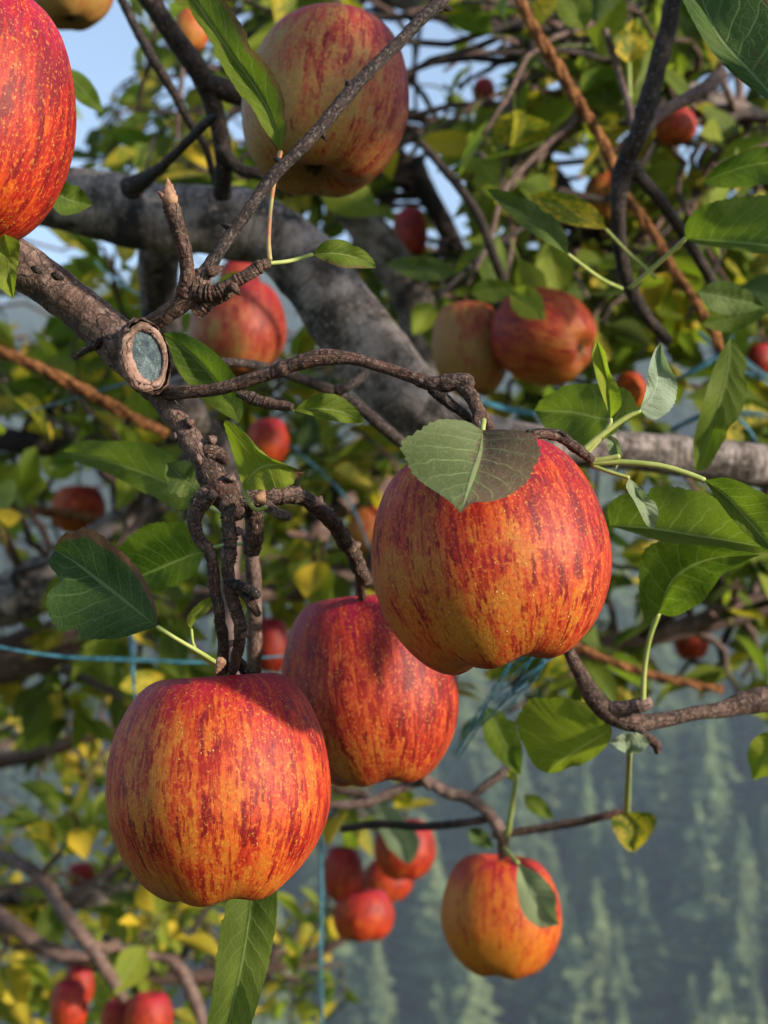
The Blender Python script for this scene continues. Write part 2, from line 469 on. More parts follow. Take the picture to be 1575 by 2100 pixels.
def bud(name, px, py, d, L, wd, ang, parent, mat=None, depthlean=0.0):
    """pointed scaly bud: base at the pixel, pointing at screen angle ang (deg, 90 = up); sizes in photo px"""
    b = P(px, py, d)
    ax = (RIGHT * math.cos(RAD(ang)) + UP * math.sin(RAD(ang)) + FWD * depthlean).normalized()
    k = S(d)
    prof = [(0, 0.75), (0.12, 0.95), (0.3, 1.0), (0.36, 0.86), (0.5, 0.86), (0.56, 0.66), (0.72, 0.60), (0.77, 0.40), (0.9, 0.25), (1.0, 0.03)]
    path = np.array([b + ax * (t * L * k) for t, _ in prof])
    V, F, UV = tube_geo(path, [r * wd * 0.5 * k for _, r in prof], 10, 0.12, seed=int(px))
    return place(name, V, F, mat or M['bud'], parent, UV, tuple(b))

def cord(name, pts, mat, parent, sides=8):
    p4 = []
    for (px, py, d, wpx) in pts:
        q = P(px, py, d); p4.append((q.x, q.y, q.z, wpx * 0.5 * S(d)))
    c = catmull(np.array(p4), max(10, len(pts) * 7))
    V, F, UV = tube_geo(c[:, :3], np.maximum(c[:, 3], 1e-4), sides, 0.04, seed=len(p4))
    return place(name, V, F, mat, parent, UV)

def leaf(mid, L, R, d, mat, parent, fold=0.0, petiole=None, serr=1.0, bites=0.55, nv=96, nu=5, label=None, brown=0, brownside=1, browntip=0, wave=1.0, petmat='petiole', bow=0.0):
    """A leaf lofted between its midrib and its two edges. Points are photo pixels at depth d=(base, tip);
    fold lifts the edges towards the camera (m), bow lifts the middle of the blade."""
    SEED[0] += 1
    sd_ = SEED[0]
    mid = np.array(mid, float)
    base, tip = mid[0], mid[-1]
    Lc = np.vstack([base, np.array(L, float), tip]); Rc = np.vstack([base, np.array(R, float), tip])
    m_, l_, r_ = catmull(mid, nv), catmull(Lc, nv), catmull(Rc, nv)
    d0, d1 = d
    rows = []
    fl, frr = (fold, fold) if not isinstance(fold, tuple) else fold
    length = np.linalg.norm(tip - base) + 1e-6
    for i in range(nv):
        t = i / (nv - 1)
        dd = d0 + (d1 - d0) * t - bow * math.sin(math.pi * t)
        env = math.sin(math.pi * min(max(t, 0.0), 1.0)) ** 0.5
        M3 = P(m_[i][0], m_[i][1], dd)
        row = []
        for (e, f, sgn) in ((l_[i], fl, -1), (r_[i], frr, 1)):
            # serration: forward-leaning teeth, a few insect bites
            ph = (t * 22.0 + 0.31 * sgn) % 1.0
            tooth = (1.0 - ph) * 0.030 + 0.022 * noise.noise(Vector((t * 9, sgn * 4.0, sd_ * 1.3)))
            bite = max(0.0, noise.noise(Vector((t * 5.5, sgn * 6.0, sd_ * 2.1))) - 0.30) * 1.3 * (0.15 < t < 0.92)
            k = 1.0 + serr * tooth * 1.35 * env - min(bite, 0.30) * bites
            wv = noise.noise(Vector((t * 3.0, sgn * 2.0, sd_ * 0.7))) * 0.0075 * wave * env
            E3 = P(m_[i][0] + (e[0] - m_[i][0]) * k, m_[i][1] + (e[1] - m_[i][1]) * k, dd - f * env + wv)
            row.append(E3)
        pts = []
        for q in range(-nu, nu + 1):
            a = abs(q) / nu
            E = row[0] if q < 0 else row[1]
            pt = M3.lerp(E, a)
            # blade bulges between the veins and cups between rib and edge
            puck = math.cos((t - 0.22 * a) * 8.5 * 2 * math.pi) * 0.00018 * math.sin(math.pi * a) * env
            cup = 0.10 * (E - M3).length * math.sin(math.pi * a) * env
            pts.append(pt - FWD * (puck + cup * 0.5))
        rows.append(pts)
    V = [p for r in rows for p in r]
    wd = 2 * nu + 1
    UV = [((q / (wd - 1)), i / (nv - 1)) for i in range(nv) for q in range(wd)]
    F = [(i * wd + q, i * wd + q + 1, (i + 1) * wd + q + 1, (i + 1) * wd + q) for i in range(nv - 1) for q in range(wd - 1)]
    o = place('leaf', V, F, M[mat] if isinstance(mat, str) else mat, parent, UV, tuple(P(base[0], base[1], d0)))
    o['brown'] = float(brown); o['brownside'] = float(brownside); o['browntip'] = float(browntip)
    if label: o['label'] = label
    if petiole: cord('petiole', [(*q[:2], q[2] if len(q) > 2 else d0, q[3] if len(q) > 3 else 9) for q in petiole], M[petmat], o)
    return o

def qleaf(base, tip, width, d, mat, parent, fold=0.004, bend=0.0, petiole=None, nv=50, nu=3, shape=1.0, **kw):
    """quick leaf from base and tip pixels and a width in pixels"""
    b, t = np.array(base, float), np.array(tip, float)
    ax = t - b; L = np.linalg.norm(ax); ax /= L
    pr = np.array([ax[1], -ax[0]])
    c = lambda s: b + ax * L * s + pr * bend * L * math.sin(math.pi * s)
    prof = [(0.06, 0.30), (0.18, 0.74), (0.36, 1.0), (0.55, 0.97), (0.74, 0.70), (0.90, 0.30)]
    mid = [c(s) for s in (0, 0.25, 0.5, 0.75, 1)]
    mid[0] = b; mid[-1] = t
    Le = [c(s) + pr * width * 0.5 * k for s, k in prof]
    Re = [c(s) - pr * width * 0.5 * k * shape for s, k in prof]
    if not isinstance(d, tuple): d = (d, d + 0.01)
    return leaf(mid, Le, Re, d, mat, parent, fold, petiole, nv=nv, nu=nu, **kw)

# ------------------------------------------------------------------ the setting: ground, far hillside, forest, haze
YK = [-80, 3, 30, 100, 150, 300, 620, 760, 1100]
ZK = [1.0, 0, -15, -62, -66, 14, 186, 232, 240]
def ground_z(x, y):
    z = float(np.interp(y, YK, ZK))
    if y > 110:
        k = min(1.0, (y - 110) / 80)
        z += k * (9 * noise.noise(Vector((x * 0.009, y * 0.009, 1.0))) + 26 * noise.noise(Vector((x * 0.0028, y * 0.0022, 4.0))))
        z += k * 0.05 * x
    return z
xs = np.unique(np.concatenate([np.linspace(-640, 640, 81), np.linspace(-6, 6, 13)]))
ys = np.unique(np.concatenate([np.linspace(-80, 20, 31), np.linspace(20, 150, 14), np.linspace(150, 1000, 100)]))
GV = [(x, y, ground_z(x, y)) for y in ys for x in xs]
nx = len(xs)
GF = [(j * nx + i, j * nx + i + 1, (j + 1) * nx + i + 1, (j + 1) * nx + i) for j in range(len(ys) - 1) for i in range(nx - 1)]
g = place('ground', GV, GF, M['ground'], origin=(0, 0, 0))
g['kind'] = 'structure'

def conifer_geo(seed, whorls, per, slim):
    rng = random.Random(seed)
    V, F = [], []
    for k in range(whorls):
        t = k / (whorls - 1)
        z = 0.07 + 0.91 * t
        rad = slim * (1 - t) ** 0.8 * (0.85 + 0.3 * rng.random()) + 0.012
        n = max(4, int(per * (1 - 0.5 * t)))
        a0 = rng.random() * 6.28
        for j in range(n):
            a = a0 + 6.283 * j / n + rng.uniform(-0.25, 0.25)
            r = rad * rng.uniform(0.6, 1.15)
            dx, dy = math.cos(a), math.sin(a)
            wd = 0.42 * r + 0.012
            b = len(V)
            drop = r * rng.uniform(0.25, 0.65)
            V += [(0, 0, z + 0.035), (dx * r * 0.6 - dy * wd, dy * r * 0.6 + dx * wd, z - drop * 0.5 - 0.02),
                  (dx * r, dy * r, z - drop * 0.75), (dx * r * 0.6 + dy * wd, dy * r * 0.6 - dx * wd, z - drop * 0.5 - 0.02)]
            F += [(b, b + 1, b + 2), (b, b + 2, b + 3)]
    return V, F
CON = [conifer_geo(s, 24, 10, sl) for s, sl in ((1, 0.20), (2, 0.25), (3, 0.17), (4, 0.22))]
CONM = [mesh_from('conifer_crown', V, F, M['needles'], smooth=False) for V, F in CON]
tv, tf, tu = tube_geo([(0, 0, -0.05), (0, 0, 0.5), (0, 0, 0.97)], [0.018, 0.011, 0.002], 6)
TRM = mesh_from('conifer_trunk', tv, tf, M['ctrunk'], tu)
CONL = [conifer_geo(s + 20, 13, 7, sl) for s, sl in ((1, 0.21), (2, 0.25), (3, 0.17))]
rng = random.Random(3)
cands = []
y = 150.0
while y < 800:
    sp = 6.2 + (y - 150) * 0.007
    x = -(0.36 * y + 20)
    while x < 0.36 * y + 20:
        xx, yy = x + rng.uniform(-0.6, 0.6) * sp, y + rng.uniform(-0.6, 0.6) * sp
        if noise.noise(Vector((xx * 0.02, yy * 0.02, 8))) > -0.30:
            cands.append((xx, yy, rng.uniform(17, 31) * (0.75 + 0.45 * rng.random())))
        x += sp
    y += sp * 1.15
def top_in_view(x, y, z):
    v = Vector((x, y, z)) - CAM
    d = v.dot(FWD)
    px, py = 787.5 + v.dot(RIGHT) / S(d), 1050 - v.dot(UP) / S(d)
    return -40 < px < 1615 and py < 2090, px, py
seen, rest = [], []
for c in cands:
    z = ground_z(c[0], c[1])
    ok, px, py = top_in_view(c[0], c[1], z + c[2])
    (seen if ok and px > 560 else rest).append((*c, z))
seen.sort(key=lambda c: c[1] - c[2] * 4)
rest += seen[285:]
seen = seen[:285]
for i, (x, y, h, z) in enumerate(seen):
    r = tag(link('conifer_tree', None, (x, y, z)), 'conifer standing on the hazy forested slope far beyond the orchard', 'conifer', 'conifers covering the far hillside')
    r.rotation_euler.z = rng.uniform(0, 6.28)
    r.scale = (h * rng.uniform(0.85, 1.25), h * rng.uniform(0.85, 1.25), h)
    for nm, me in (('crown', rng.choice(CONM)), ('trunk', TRM)):
        o = bpy.data.objects.new(nm, me); COL.objects.link(o); o.parent = r
BV, BF, off = [], [], 0
CA = [(np.array(v), np.array(f)) for v, f in CONL]
for (x, y, h, z) in rest:
    v, f = rng.choice(CA)
    a = rng.uniform(0, 6.28)
    ca, sa = math.cos(a), math.sin(a)
    q = np.empty_like(v)
    q[:, 0] = (v[:, 0] * ca - v[:, 1] * sa) * h + x
    q[:, 1] = (v[:, 0] * sa + v[:, 1] * ca) * h + y
    q[:, 2] = v[:, 2] * h + z
    BV.append(q); BF.append(f + off); off += len(v)
BV, BF = np.vstack(BV), np.vstack(BF)
me = bpy.data.meshes.new('forest')
me.vertices.add(len(BV)); me.vertices.foreach_set('co', BV.ravel())
me.loops.add(len(BF) * 3); me.loops.foreach_set('vertex_index', BF.ravel().astype(np.int32))
me.polygons.add(len(BF)); me.polygons.foreach_set('loop_start', np.arange(0, len(BF) * 3, 3, dtype=np.int32))
me.update(calc_edges=True)
me.materials.append(M['needles'])
fo = link('forest', me, (0, 0, 0))
fo['kind'] = 'stuff'; fo['label'] = 'conifer forest covering the hazy mountainside'; fo['category'] = 'forest'

HV = [(x, y, z) for z in (-125, 310) for y in (-90, 1010) for x in (-650, 650)]
HF = [(0, 2, 3, 1), (4, 5, 7, 6), (0, 1, 5, 4), (2, 6, 7, 3), (0, 4, 6, 2), (1, 3, 7, 5)]
hz = N('haze_air')
hz.t.nodes.remove(hz.b)
pv = hz.t.nodes.new('ShaderNodeVolumePrincipled')
pv.inputs['Color'].default_value = (0.70, 0.84, 0.98, 1)
pv.inputs['Density'].default_value = 0.00060
hz.t.links.new(pv.outputs[0], hz.out.inputs['Volume'])
ho = place('haze', HV, HF, hz.m, origin=(0, 0, 0), smooth=False)
ho['kind'] = 'stuff'

# ------------------------------------------------------------------ the trees: trunks and limbs
T = thing('apple_tree', 'apple tree in front with thick grey limb and bough sawn to a blue-grey cut', 'tree', (-1.05, 0.95, 0.0))
T_R = thing('apple_tree', 'leafy apple tree behind filling the upper right, brown ropes hanging through it', 'tree', (1.75, 2.3, 0.0))
T_L = thing('apple_tree', 'yellowing apple tree behind the sawn bough at the left edge', 'tree', (-1.65, 2.4, 0.0))
T_B = thing('apple_tree', 'sunlit low apple tree below left with small red apples in pairs', 'tree', (-1.75, 3.3, -0.3))

def world_branch(name, pts, mat, parent, sides=18, rough=0.12):
    SEED[0] += 1
    p = np.array(pts, float)
    c = catmull(p, 40)
    V, F, UV = tube_geo(c[:, :3], c[:, 3], sides, rough, seed=SEED[0])
    return place(name, V, F, M[mat], parent, UV)
a0 = P(-120, 395, .86); b0 = P(-60, 470, .505)
world_branch('trunk', [(-1.05, .95, -0.1, .085), (-1.04, .95, .5, .07), (-1.0, .93, 1.1, .066), (-.9, .9, 1.6, .06), (-.82, .88, 1.85, .05)], 'limb', T)
world_branch('limb', [(-.9, .9, 1.6, .05), (-.72, .89, 1.86, .040), (-.55, .87, 1.94, .032), (a0.x, a0.y, a0.z, 0.026)], 'limb', T)
world_branch('bough', [(-.9, .9, 1.62, .036), (-.6, .72, 1.84, .022), (-.35, .56, 1.86, .012), (b0.x, b0.y, b0.z, 0.0088)], 'bough', T)
world_branch('trunk', [(1.75, 2.3, -0.1, .12), (1.73, 2.3, .8, .10), (1.62, 2.25, 1.5, .09), (1.5, 2.2, 1.9, .08)], 'limb', T_R)
world_branch('trunk', [(-1.65, 2.4, -0.1, .11), (-1.6, 2.4, .8, .10), (-1.45, 2.35, 1.5, .085)], 'limb', T_L)
world_branch('trunk', [(-1.75, 3.3, -0.5, .11), (-1.7, 3.3, .4, .10), (-1.6, 3.2, 1.0, .085)], 'limb', T_B)

# the thick grey limb and the sawn bough
branch('limb', [(-125, 395, .86, 112), (60, 400, .855, 122), (200, 420, .85, 138), (320, 448, .85, 142), (450, 455, .85, 140), (545, 478, .85, 138), (620, 535, .85, 140), (690, 630, .85, 152), (760, 725, .85, 152), (840, 815, .85, 140), (930, 875, .86, 118), (1040, 905, .87, 92), (1160, 915, .88, 80), (1290, 925, .89, 80), (1420, 938, .90, 84), (1560, 958, .91, 90), (1780, 1000, .95, 76), (2000, 1030, 1.0, 50), (2200, 1010, 1.06, 26), (2350, 960, 1.1, 10)],
       M['limb'], T, 26, 0.07, dens=3.5, knots=[(0.19, 0.10, 0.9), (0.24, 0.06, 0.5), (0.47, 0.05, 0.7)])
BO = branch('bough', [(-60, 470, .505, 98), (30, 535, .50, 94), (110, 590, .50, 92), (190, 655, .497, 90), (255, 712, .494, 100), (300, 752, .492, 98), (322, 800, .491, 52)],
            M['bough'], T, 30, 0.06, dens=6, knots=[(0.30, 0.05, 0.35), (0.62, .04, .3), (0.78, 0.06, 0.25)])
def sawn_cut(px, py, d, a, b, rot, parent):
    """callus ring with the painted face inside it; a, b semi-axes in photo px"""
    k = S(d)
    nrm = (RIGHT * 0.46 - FWD * 0.88 - UP * 0.10).normalized()
    up = (UP * math.cos(RAD(rot)) + RIGHT * math.sin(RAD(rot)))
    up = (up - nrm * up.dot(nrm)).normalized()
    u = up.cross(nrm).normalized()
    if u.dot(RIGHT) < 0: u = -u
    fore = abs(u.dot(RIGHT))
    A, B = a * k / fore, b * k
    c = P(px, py, d)
    V, UV, F = [], [], []
    n, m = 110, 18
    for i in range(n):
        t = 2 * math.pi * i / n
        rr = (9.0 - 3.5 * math.cos(t)) * k * (1 + 0.22 * math.sin(2 * t + 0.6) + 0.30 * noise.noise(Vector((math.cos(t) * 1.6, math.sin(t) * 1.6, 3))))
        cen = c + u * ((A + rr * .75) * math.cos(t)) + up * ((B + rr * .75) * math.sin(t))
        out = (u * (math.cos(t) / A) + up * (math.sin(t) / B)).normalized()
        for j in range(m):
            s = 2 * math.pi * j / m
            fold = 1 + 0.30 * noise.noise(Vector((math.cos(t) * 5, math.sin(t) * 5, j * 0.8))) + 0.16 * noise.noise(Vector((math.cos(t) * 15, math.sin(t) * 15, j * 1.7)))
            V.append(cen + out * (rr * 1.15 * math.cos(s) * fold) + nrm * (rr * 0.95 * math.sin(s) * fold - 0.25 * rr)); UV.append((s / 6.28, t * A))
    for i in range(n):
        for j in range(m):
            F.append((i * m + j, i * m + (j + 1) % m, ((i + 1) % n) * m + (j + 1) % m, ((i + 1) % n) * m + j))
    place('callus_ring', V, F, M['callus'], parent, UV)
    V, F = [c - nrm * (1.0 * k)], []
    nr = 9
    for r in range(1, nr + 1):
        for i in range(n):
            t = 2 * math.pi * i / n
            f = r / nr
            hgt = -1.0 * k + 2.2 * k * noise.noise(Vector((math.cos(t) * f * 4, math.sin(t) * f * 4, 7))) - (4 * k * (f - 0.8) if f > 0.8 else 0)
            V.append(c + u * (A * 1.06 * f * math.cos(t)) + up * (B * 1.04 * f * math.sin(t)) + nrm * hgt)
    for i in range(n): F.append((0, 1 + i, 1 + (i + 1) % n))
    for r in range(nr - 1):
        for i in range(n):
            a_, b_ = 1 + r * n + i, 1 + r * n + (i + 1) % n
            F.append((a_, a_ + n, b_ + n, b_))
    place('painted_cut', V, F, M['paint'], parent)
    # outer wrinkled lip of bark behind the ring
    V, UV, F = [], [], []
    for i in range(n):
        t = 2 * math.pi * i / n
        for j in range(15):
            f = j / 14
            bulge = 1.46 + 0.16 * math.sin(math.pi * f) - 0.25 * f + 0.05 * math.sin(f * 19) + 0.10 * noise.noise(Vector((math.cos(t) * 5, math.sin(t) * 5, j * 1.6)))
            V.append(c + u * (A * bulge * math.cos(t)) + up * (B * (bulge - 0.10) * math.sin(t)) - nrm * ((f * 48 - 3) * k) - u * (f * 6 * k)); UV.append((f, t * B))
    for i in range(n):
        for j in range(14):
            F.append((i * 15 + j, i * 15 + j + 1, ((i + 1) % n) * 15 + j + 1, ((i + 1) % n) * 15 + j))
    place('bark_collar', V, F, M['bough'], parent, UV)
sawn_cut(301, 731, .4800, 29, 55, -17, BO)
# two little knots on the bough and the dead nub under it
for (px, py, a) in ((75, 553, 10), (118, 566, 12)):
    branch('knot', [(px - a, py - 4, .478, 8), (px, py, .4775, a * 1.7), (px + a, py + 6, .479, 7)], M['dtwig'], BO, 10, 0.3)
branch('knot', [(215, 690, .49, 26), (185, 712, .487, 20), (160, 728, .486, 12), (152, 738, .486, 6)], M['dtwig'], BO, 10, 0.35, 0.2)

# twigs growing off the bough
tw = M['twig']; dk = M['dtwig']
branch('twig', [(300, 800, .502, 40), (345, 806, .492, 38), (380, 804, .486, 33), (450, 797, .482, 31), (545, 768, .478, 33), (620, 742, .475, 36), (660, 733, .474, 42), (720, 735, .473, 31), (790, 755, .472, 28), (850, 775, .47, 30), (890, 788, .468, 38), (940, 782, .466, 42), (968, 786, .465, 34)], tw, T, 16, 0.06, knots=[(.02, .25, .5), (.05, .15, .2), (.47, .18, .5), (.53, .15, .2), (.86, .2, .3), (.93, .15, .3), (.985, .2, .3)])
branch('spur', [(945, 790, .466, 34), (968, 815, .464, 34), (985, 850, .462, 32), (1005, 882, .46, 26)], tw, T, 14, 0.08, 0.16, 0.45)
branch('spur', [(985, 840, .462, 24), (978, 865, .460, 26), (988, 885, .458, 22)], tw, T, 12, 0.1, 0.15)
branch('spur', [(885, 795, .468, 28), (915, 822, .467, 28), (945, 845, .466, 22), (975, 868, .468, 16)], dk, T, 12, 0.1, 0.15)
branch('spur', [(490, 805, .482, 24), (530, 822, .48, 26), (565, 830, .478, 24), (600, 835, .476, 20)], tw, T, 12, 0.1, 0.25, 0.4)
S1 = branch('spur', [(300, 775, .505, 62), (345, 838, .493, 50), (375, 880, .488, 52), (400, 915, .486, 58), (425, 950, .485, 55)], M['bough'], T, 18, 0.10, 0.12, 0.5, knots=[(.75, .15, .4)])
branch('spur', [(400, 915, .486, 40), (440, 930, .484, 44), (465, 940, .482, 26)], tw, S1, 12, 0.2, 0.2)
S2 = branch('spur', [(415, 935, .485, 50), (435, 975, .484, 66), (455, 1005, .483, 78), (475, 1035, .483, 62), (490, 1060, .485, 40)], tw, T, 18, 0.14, 0.10)
branch('spur', [(440, 1000, .482, 46), (412, 1030, .479, 44), (398, 1062, .478, 34), (402, 1095, .477, 29), (428, 1130, .476, 25), (437, 1170, .476, 26), (440, 1215, .477, 25), (450, 1260, .478, 24), (457, 1310, .483, 24), (460, 1380, .492, 15)], tw, T, 14, 0.10, 0.26, 0.42, wob=.3)
branch('spur', [(470, 1020, .481, 46), (468, 1070, .478, 32), (472, 1120, .476, 30), (466, 1170, .475, 29), (475, 1225, .475, 28), (490, 1290, .476, 27), (485, 1340, .482, 24), (474, 1395, .492, 14)], tw, T, 14, 0.10, 0.28, 0.42, wob=.3)
branch('spur', [(472, 1195, .474, 24), (500, 1205, .471, 24), (522, 1218, .469, 26), (532, 1220, .469, 16)], dk, T, 12, 0.12, 0.25)
branch('spur', [(485, 1205, .474, 22), (505, 1225, .472, 20), (520, 1245, .471, 22), (531, 1262, .471, 14)], tw, T, 12, 0.12, 0.2)
branch('spur', [(478, 1030, .483, 48), (520, 1022, .484, 42), (565, 1018, .487, 40), (610, 1018, .492, 38), (650, 1040, .50, 36), (690, 1085, .52, 34), (718, 1125, .54, 34), (738, 1165, .56, 34), (748, 1190, .58, 30)], tw, T, 14, 0.10, 0.24, 0.45, wob=.25)
branch('spur', [(738, 1165, .56, 26), (738, 1190, .58, 22), (742, 1225, .61, 20)], tw, T, 10, 0.08)
branch('spur', [(515, 1030, .487, 44), (522, 1060, .489, 44), (520, 1100, .491, 48), (515, 1135, .493, 36)], tw, T, 14, 0.16, 0.2)
branch('spur', [(545, 1035, .48, 26), (570, 1052, .477, 24), (594, 1060, .475, 20)], M['pink'], T, 12, 0.25, 0.1)
bud('bud', 528, 1030, .472, 30, 30, 60, S2)
bud('bud', 455, 1350, .474, 34, 26, 250, S2, depthlean=-.2)
for (px, py, d_, an, L_, W_) in ((398, 1060, .477, 160, 24, 20), (415, 1112, .476, 200, 20, 18), (440, 1180, .475, 20, 20, 16), (432, 1200, .476, 170, 18, 15), (450, 1270, .478, 190, 20, 15),
        (486, 1090, .475, 10, 22, 18), (460, 1140, .474, 175, 20, 16), (480, 1245, .474, 15, 20, 16), (494, 1300, .475, 340, 26, 20), (478, 1320, .476, 170, 18, 14),
        (565, 1005, .486, 95, 26, 22), (610, 1010, .49, 80, 24, 20), (652, 1030, .498, 60, 26, 18), (690, 1070, .518, 40, 22, 16), (700, 1108, .53, 220, 22, 16), (728, 1120, .54, 30, 24, 18), (735, 1170, .556, 200, 22, 16),
        (385, 870, .483, 40, 30, 24), (365, 895, .485, 200, 26, 22), (412, 940, .48, 190, 30, 24), (430, 905, .482, 30, 30, 22), (470, 985, .477, 70, 30, 24), (440, 1015, .476, 200, 26, 22)):
    bud('bud', px, py, d_ + .001, L_ * .62, W_ * 1.12, an, S2, tw if px % 2 else M['bough'])
branch('twig', [(508, 1090, .60, 34), (520, 1180, .61, 36), (522, 1290, .62, 36), (520, 1400, .63, 36)], M['pink'], T, 12, 0.08)
branch('spur', [(484, 1350, .49, 24), (505, 1378, .50, 26), (530, 1400, .51, 26)], dk, T, 10, 0.15, 0.15)

# upper twig system
U1 = branch('twig', [(290, 675, .492, 44), (330, 652, .488, 42), (370, 622, .484, 50), (400, 592, .482, 54), (418, 560, .481, 44)], M['bough'], T, 16, 0.07, 0.05, knots=[(.75, .14, .3)])
branch('spur', [(382, 605, .482, 46), (384, 560, .479, 34), (378, 515, .477, 36), (366, 470, .475, 36), (355, 435, .474, 38), (349, 415, .474, 34)], tw, T, 14, 0.08, 0.14, 0.45)
bud('bud', 350, 420, .473, 56, 34, 97, U1)
bud('bud', 338, 405, .472, 20, 14, 140, U1)
branch('twig', [(405, 585, .481, 40), (440, 528, .484, 34), (480, 470, .49, 30), (520, 418, .495, 29), (560, 362, .50, 32), (600, 320, .505, 30), (650, 268, .512, 31), (690, 220, .518, 33), (722, 185, .523, 34), (760, 145, .53, 30), (810, 95, .54, 30), (865, 40, .55, 30), (900, 8, .556, 34), (940, -40, .565, 30)], dk, T, 14, 0.11, knots=[(.38, .14, .5), (.62, .16, .4), (.9, .2, .3)], wob=.2)
for (px, py, d_, an) in ((722, 187, .522, 120), (655, 264, .513, -60), (585, 338, .502, 150), (862, 44, .549, 160), (902, 8, .556, -30), (480, 470, .49, 160)):
    bud('bud', px, py, d_, 30, 19, an, U1, dk)
branch('spur', [(400, 598, .481, 46), (440, 600, .48, 36), (475, 582, .479, 30), (505, 565, .478, 28), (530, 548, .478, 30), (552, 540, .478, 26)], tw, T, 14, 0.09, 0.22, 0.45)
branch('spur', [(400, 640, .485, 40), (440, 612, .483, 34), (470, 600, .482, 26), (482, 592, .482, 14)], tw, T, 12, 0.12, 0.22)
bud('bud', 475, 584, .477, 30, 20, -50, U1, tw)
bud('bud', 425, 560, .478, 40, 26, 20, U1, tw)

# dark twigs against the sky, upper left
branch('twig', [(285, -30, .74, 46), (330, 35, .75, 48), (372, 95, .76, 50), (410, 150, .77, 52), (432, 200, .78, 46), (450, 265, .79, 44), (458, 330, .80, 42), (455, 400, .82, 44)], dk, T, 14, 0.10)
branch('twig', [(420, 165, .77, 44), (470, 185, .78, 52), (520, 200, .79, 60), (600, 215, .8, 40)], dk, T, 12, 0.2)
branch('twig', [(450, 300, .79, 34), (490, 345, .80, 30), (535, 358, .80, 28), (580, 380, .81, 26), (600, 400, .81, 18)], dk, T, 12, 0.12)
branch('twig', [(235, -30, .80, 20), (272, 45, .80, 23), (310, 115, .80, 25), (350, 180, .81, 22), (385, 245, .82, 20), (420, 300, .83, 18), (440, 370, .84, 18)], dk, T, 10, 0.1)
K1 = branch('twig', [(270, 385, .79, 60), (305, 362, .77, 34), (345, 330, .74, 23), (390, 285, .72, 22), (425, 250, .70, 24), (440, 238, .69, 14)], dk, T, 12, 0.15)
branch('twig', [(436, 742, .62, 20), (500, 745, .63, 22), (560, 758, .65, 24), (640, 785, .67, 26), (720, 822, .69, 30), (790, 880, .70, 30), (850, 930, .71, 28)], dk, T, 12, 0.08)
branch('twig', [(690, 800, .68, 26), (720, 790, .68, 24), (752, 765, .69, 20)], dk, T, 10, 0.1)
branch('limb', [(355, 790, .95, 70), (400, 860, .97, 66), (450, 930, 1.0, 60), (480, 1040, 1.05, 52)], M['limb'], T, 14, 0.08)
branch('limb', [(330, 480, .93, 92), (325, 560, .95, 84), (330, 640, .97, 80), (345, 760, .98, 76)], M['limb'], T, 16, 0.08)
branch('limb', [(640, 330, 1.35, 70), (700, 400, 1.35, 74), (770, 490, 1.36, 80), (830, 580, 1.37, 84), (868, 680, 1.38, 86), (890, 800, 1.39, 86), (900, 950, 1.4, 86)], M['limb'], T_R, 16, 0.1)
# twig hanging from the right-hand limb with the apple pair, and the hanging branch below the front apples
branch('twig', [(860, 290, 1.05, 18), (905, 340, 1.05, 22), (950, 395, 1.05, 24), (985, 450, 1.06, 24), (1010, 520, 1.07, 24), (1030, 580, 1.09, 24), (1020, 630, 1.10, 22)], dk, T_R, 10, 0.12)
HB = branch('twig', [(640, 1650, .90, 20), (740, 1648, .90, 22), (830, 1612, .90, 24), (870, 1600, .9, 28), (915, 1625, .9, 28), (965, 1640, .9, 30), (1005, 1672, .9, 28), (1028, 1710, .9, 30), (1032, 1755, .91, 22)], M['pink'], T, 12, 0.14, 0.1)
branch('twig', [(850, 1550, .88, 24), (862, 1585, .89, 24), (880, 1612, .9, 22)], M['pink'], T, 10, 0.1)
branch('twig', [(1010, 1712, .9, 18), (1060, 1706, .895, 19), (1120, 1697, .89, 20), (1190, 1685, .885, 20), (1245, 1672, .88, 20), (1290, 1668, .88, 26)], tw, T, 12, 0.12, 0.1)
branch('twig', [(700, 1700, .95, 18), (780, 1690, .94, 20), (860, 1695, .93, 20), (930, 1690, .91, 20), (1000, 1680, .9, 18)], dk, T, 10, 0.12)
branch('twig', [(960, 1640, .9, 18), (1010, 1600, .9, 20), (1048, 1575, .9, 24)], M['pink'], T, 10, 0.14)
branch('twig', [(640, 1650, .90, 20), (560, 1600, .93, 24), (500, 1450, .98, 30), (470, 1250, 1.02, 40), (480, 1040, 1.05, 50)], M['pink'], T, 12, 0.1)
# branch reaching in at the lower right
branch('twig', [(1140, 1290, .60, 20), (1160, 1325, .60, 26), (1190, 1380, .60, 34), (1215, 1425, .60, 44), (1250, 1462, .60, 50), (1300, 1482, .60, 46), (1360, 1476, .605, 38), (1430, 1462, .61, 34), (1480, 1455, .615, 40), (1530, 1440, .62, 56), (1600, 1430, .63, 62), (1800, 1400, .7, 60), (2100, 1300, 1.0, 80), (2300, 1150, 1.6, 80)], tw, T_R, 16, 0.09, knots=[(.2, .1, .3), (.3, .15, .3)])
RB = branch('spur', [(1255, 1455, .598, 34), (1290, 1450, .595, 34), (1318, 1444, .593, 36), (1335, 1440, .593, 22)], M['pink'], T_R, 14, 0.14, 0.1)
branch('spur', [(1300, 1490, .598, 24), (1325, 1510, .596, 22), (1345, 1528, .595, 24), (1348, 1545, .595, 12)], tw, T_R, 12, 0.15, 0.15)
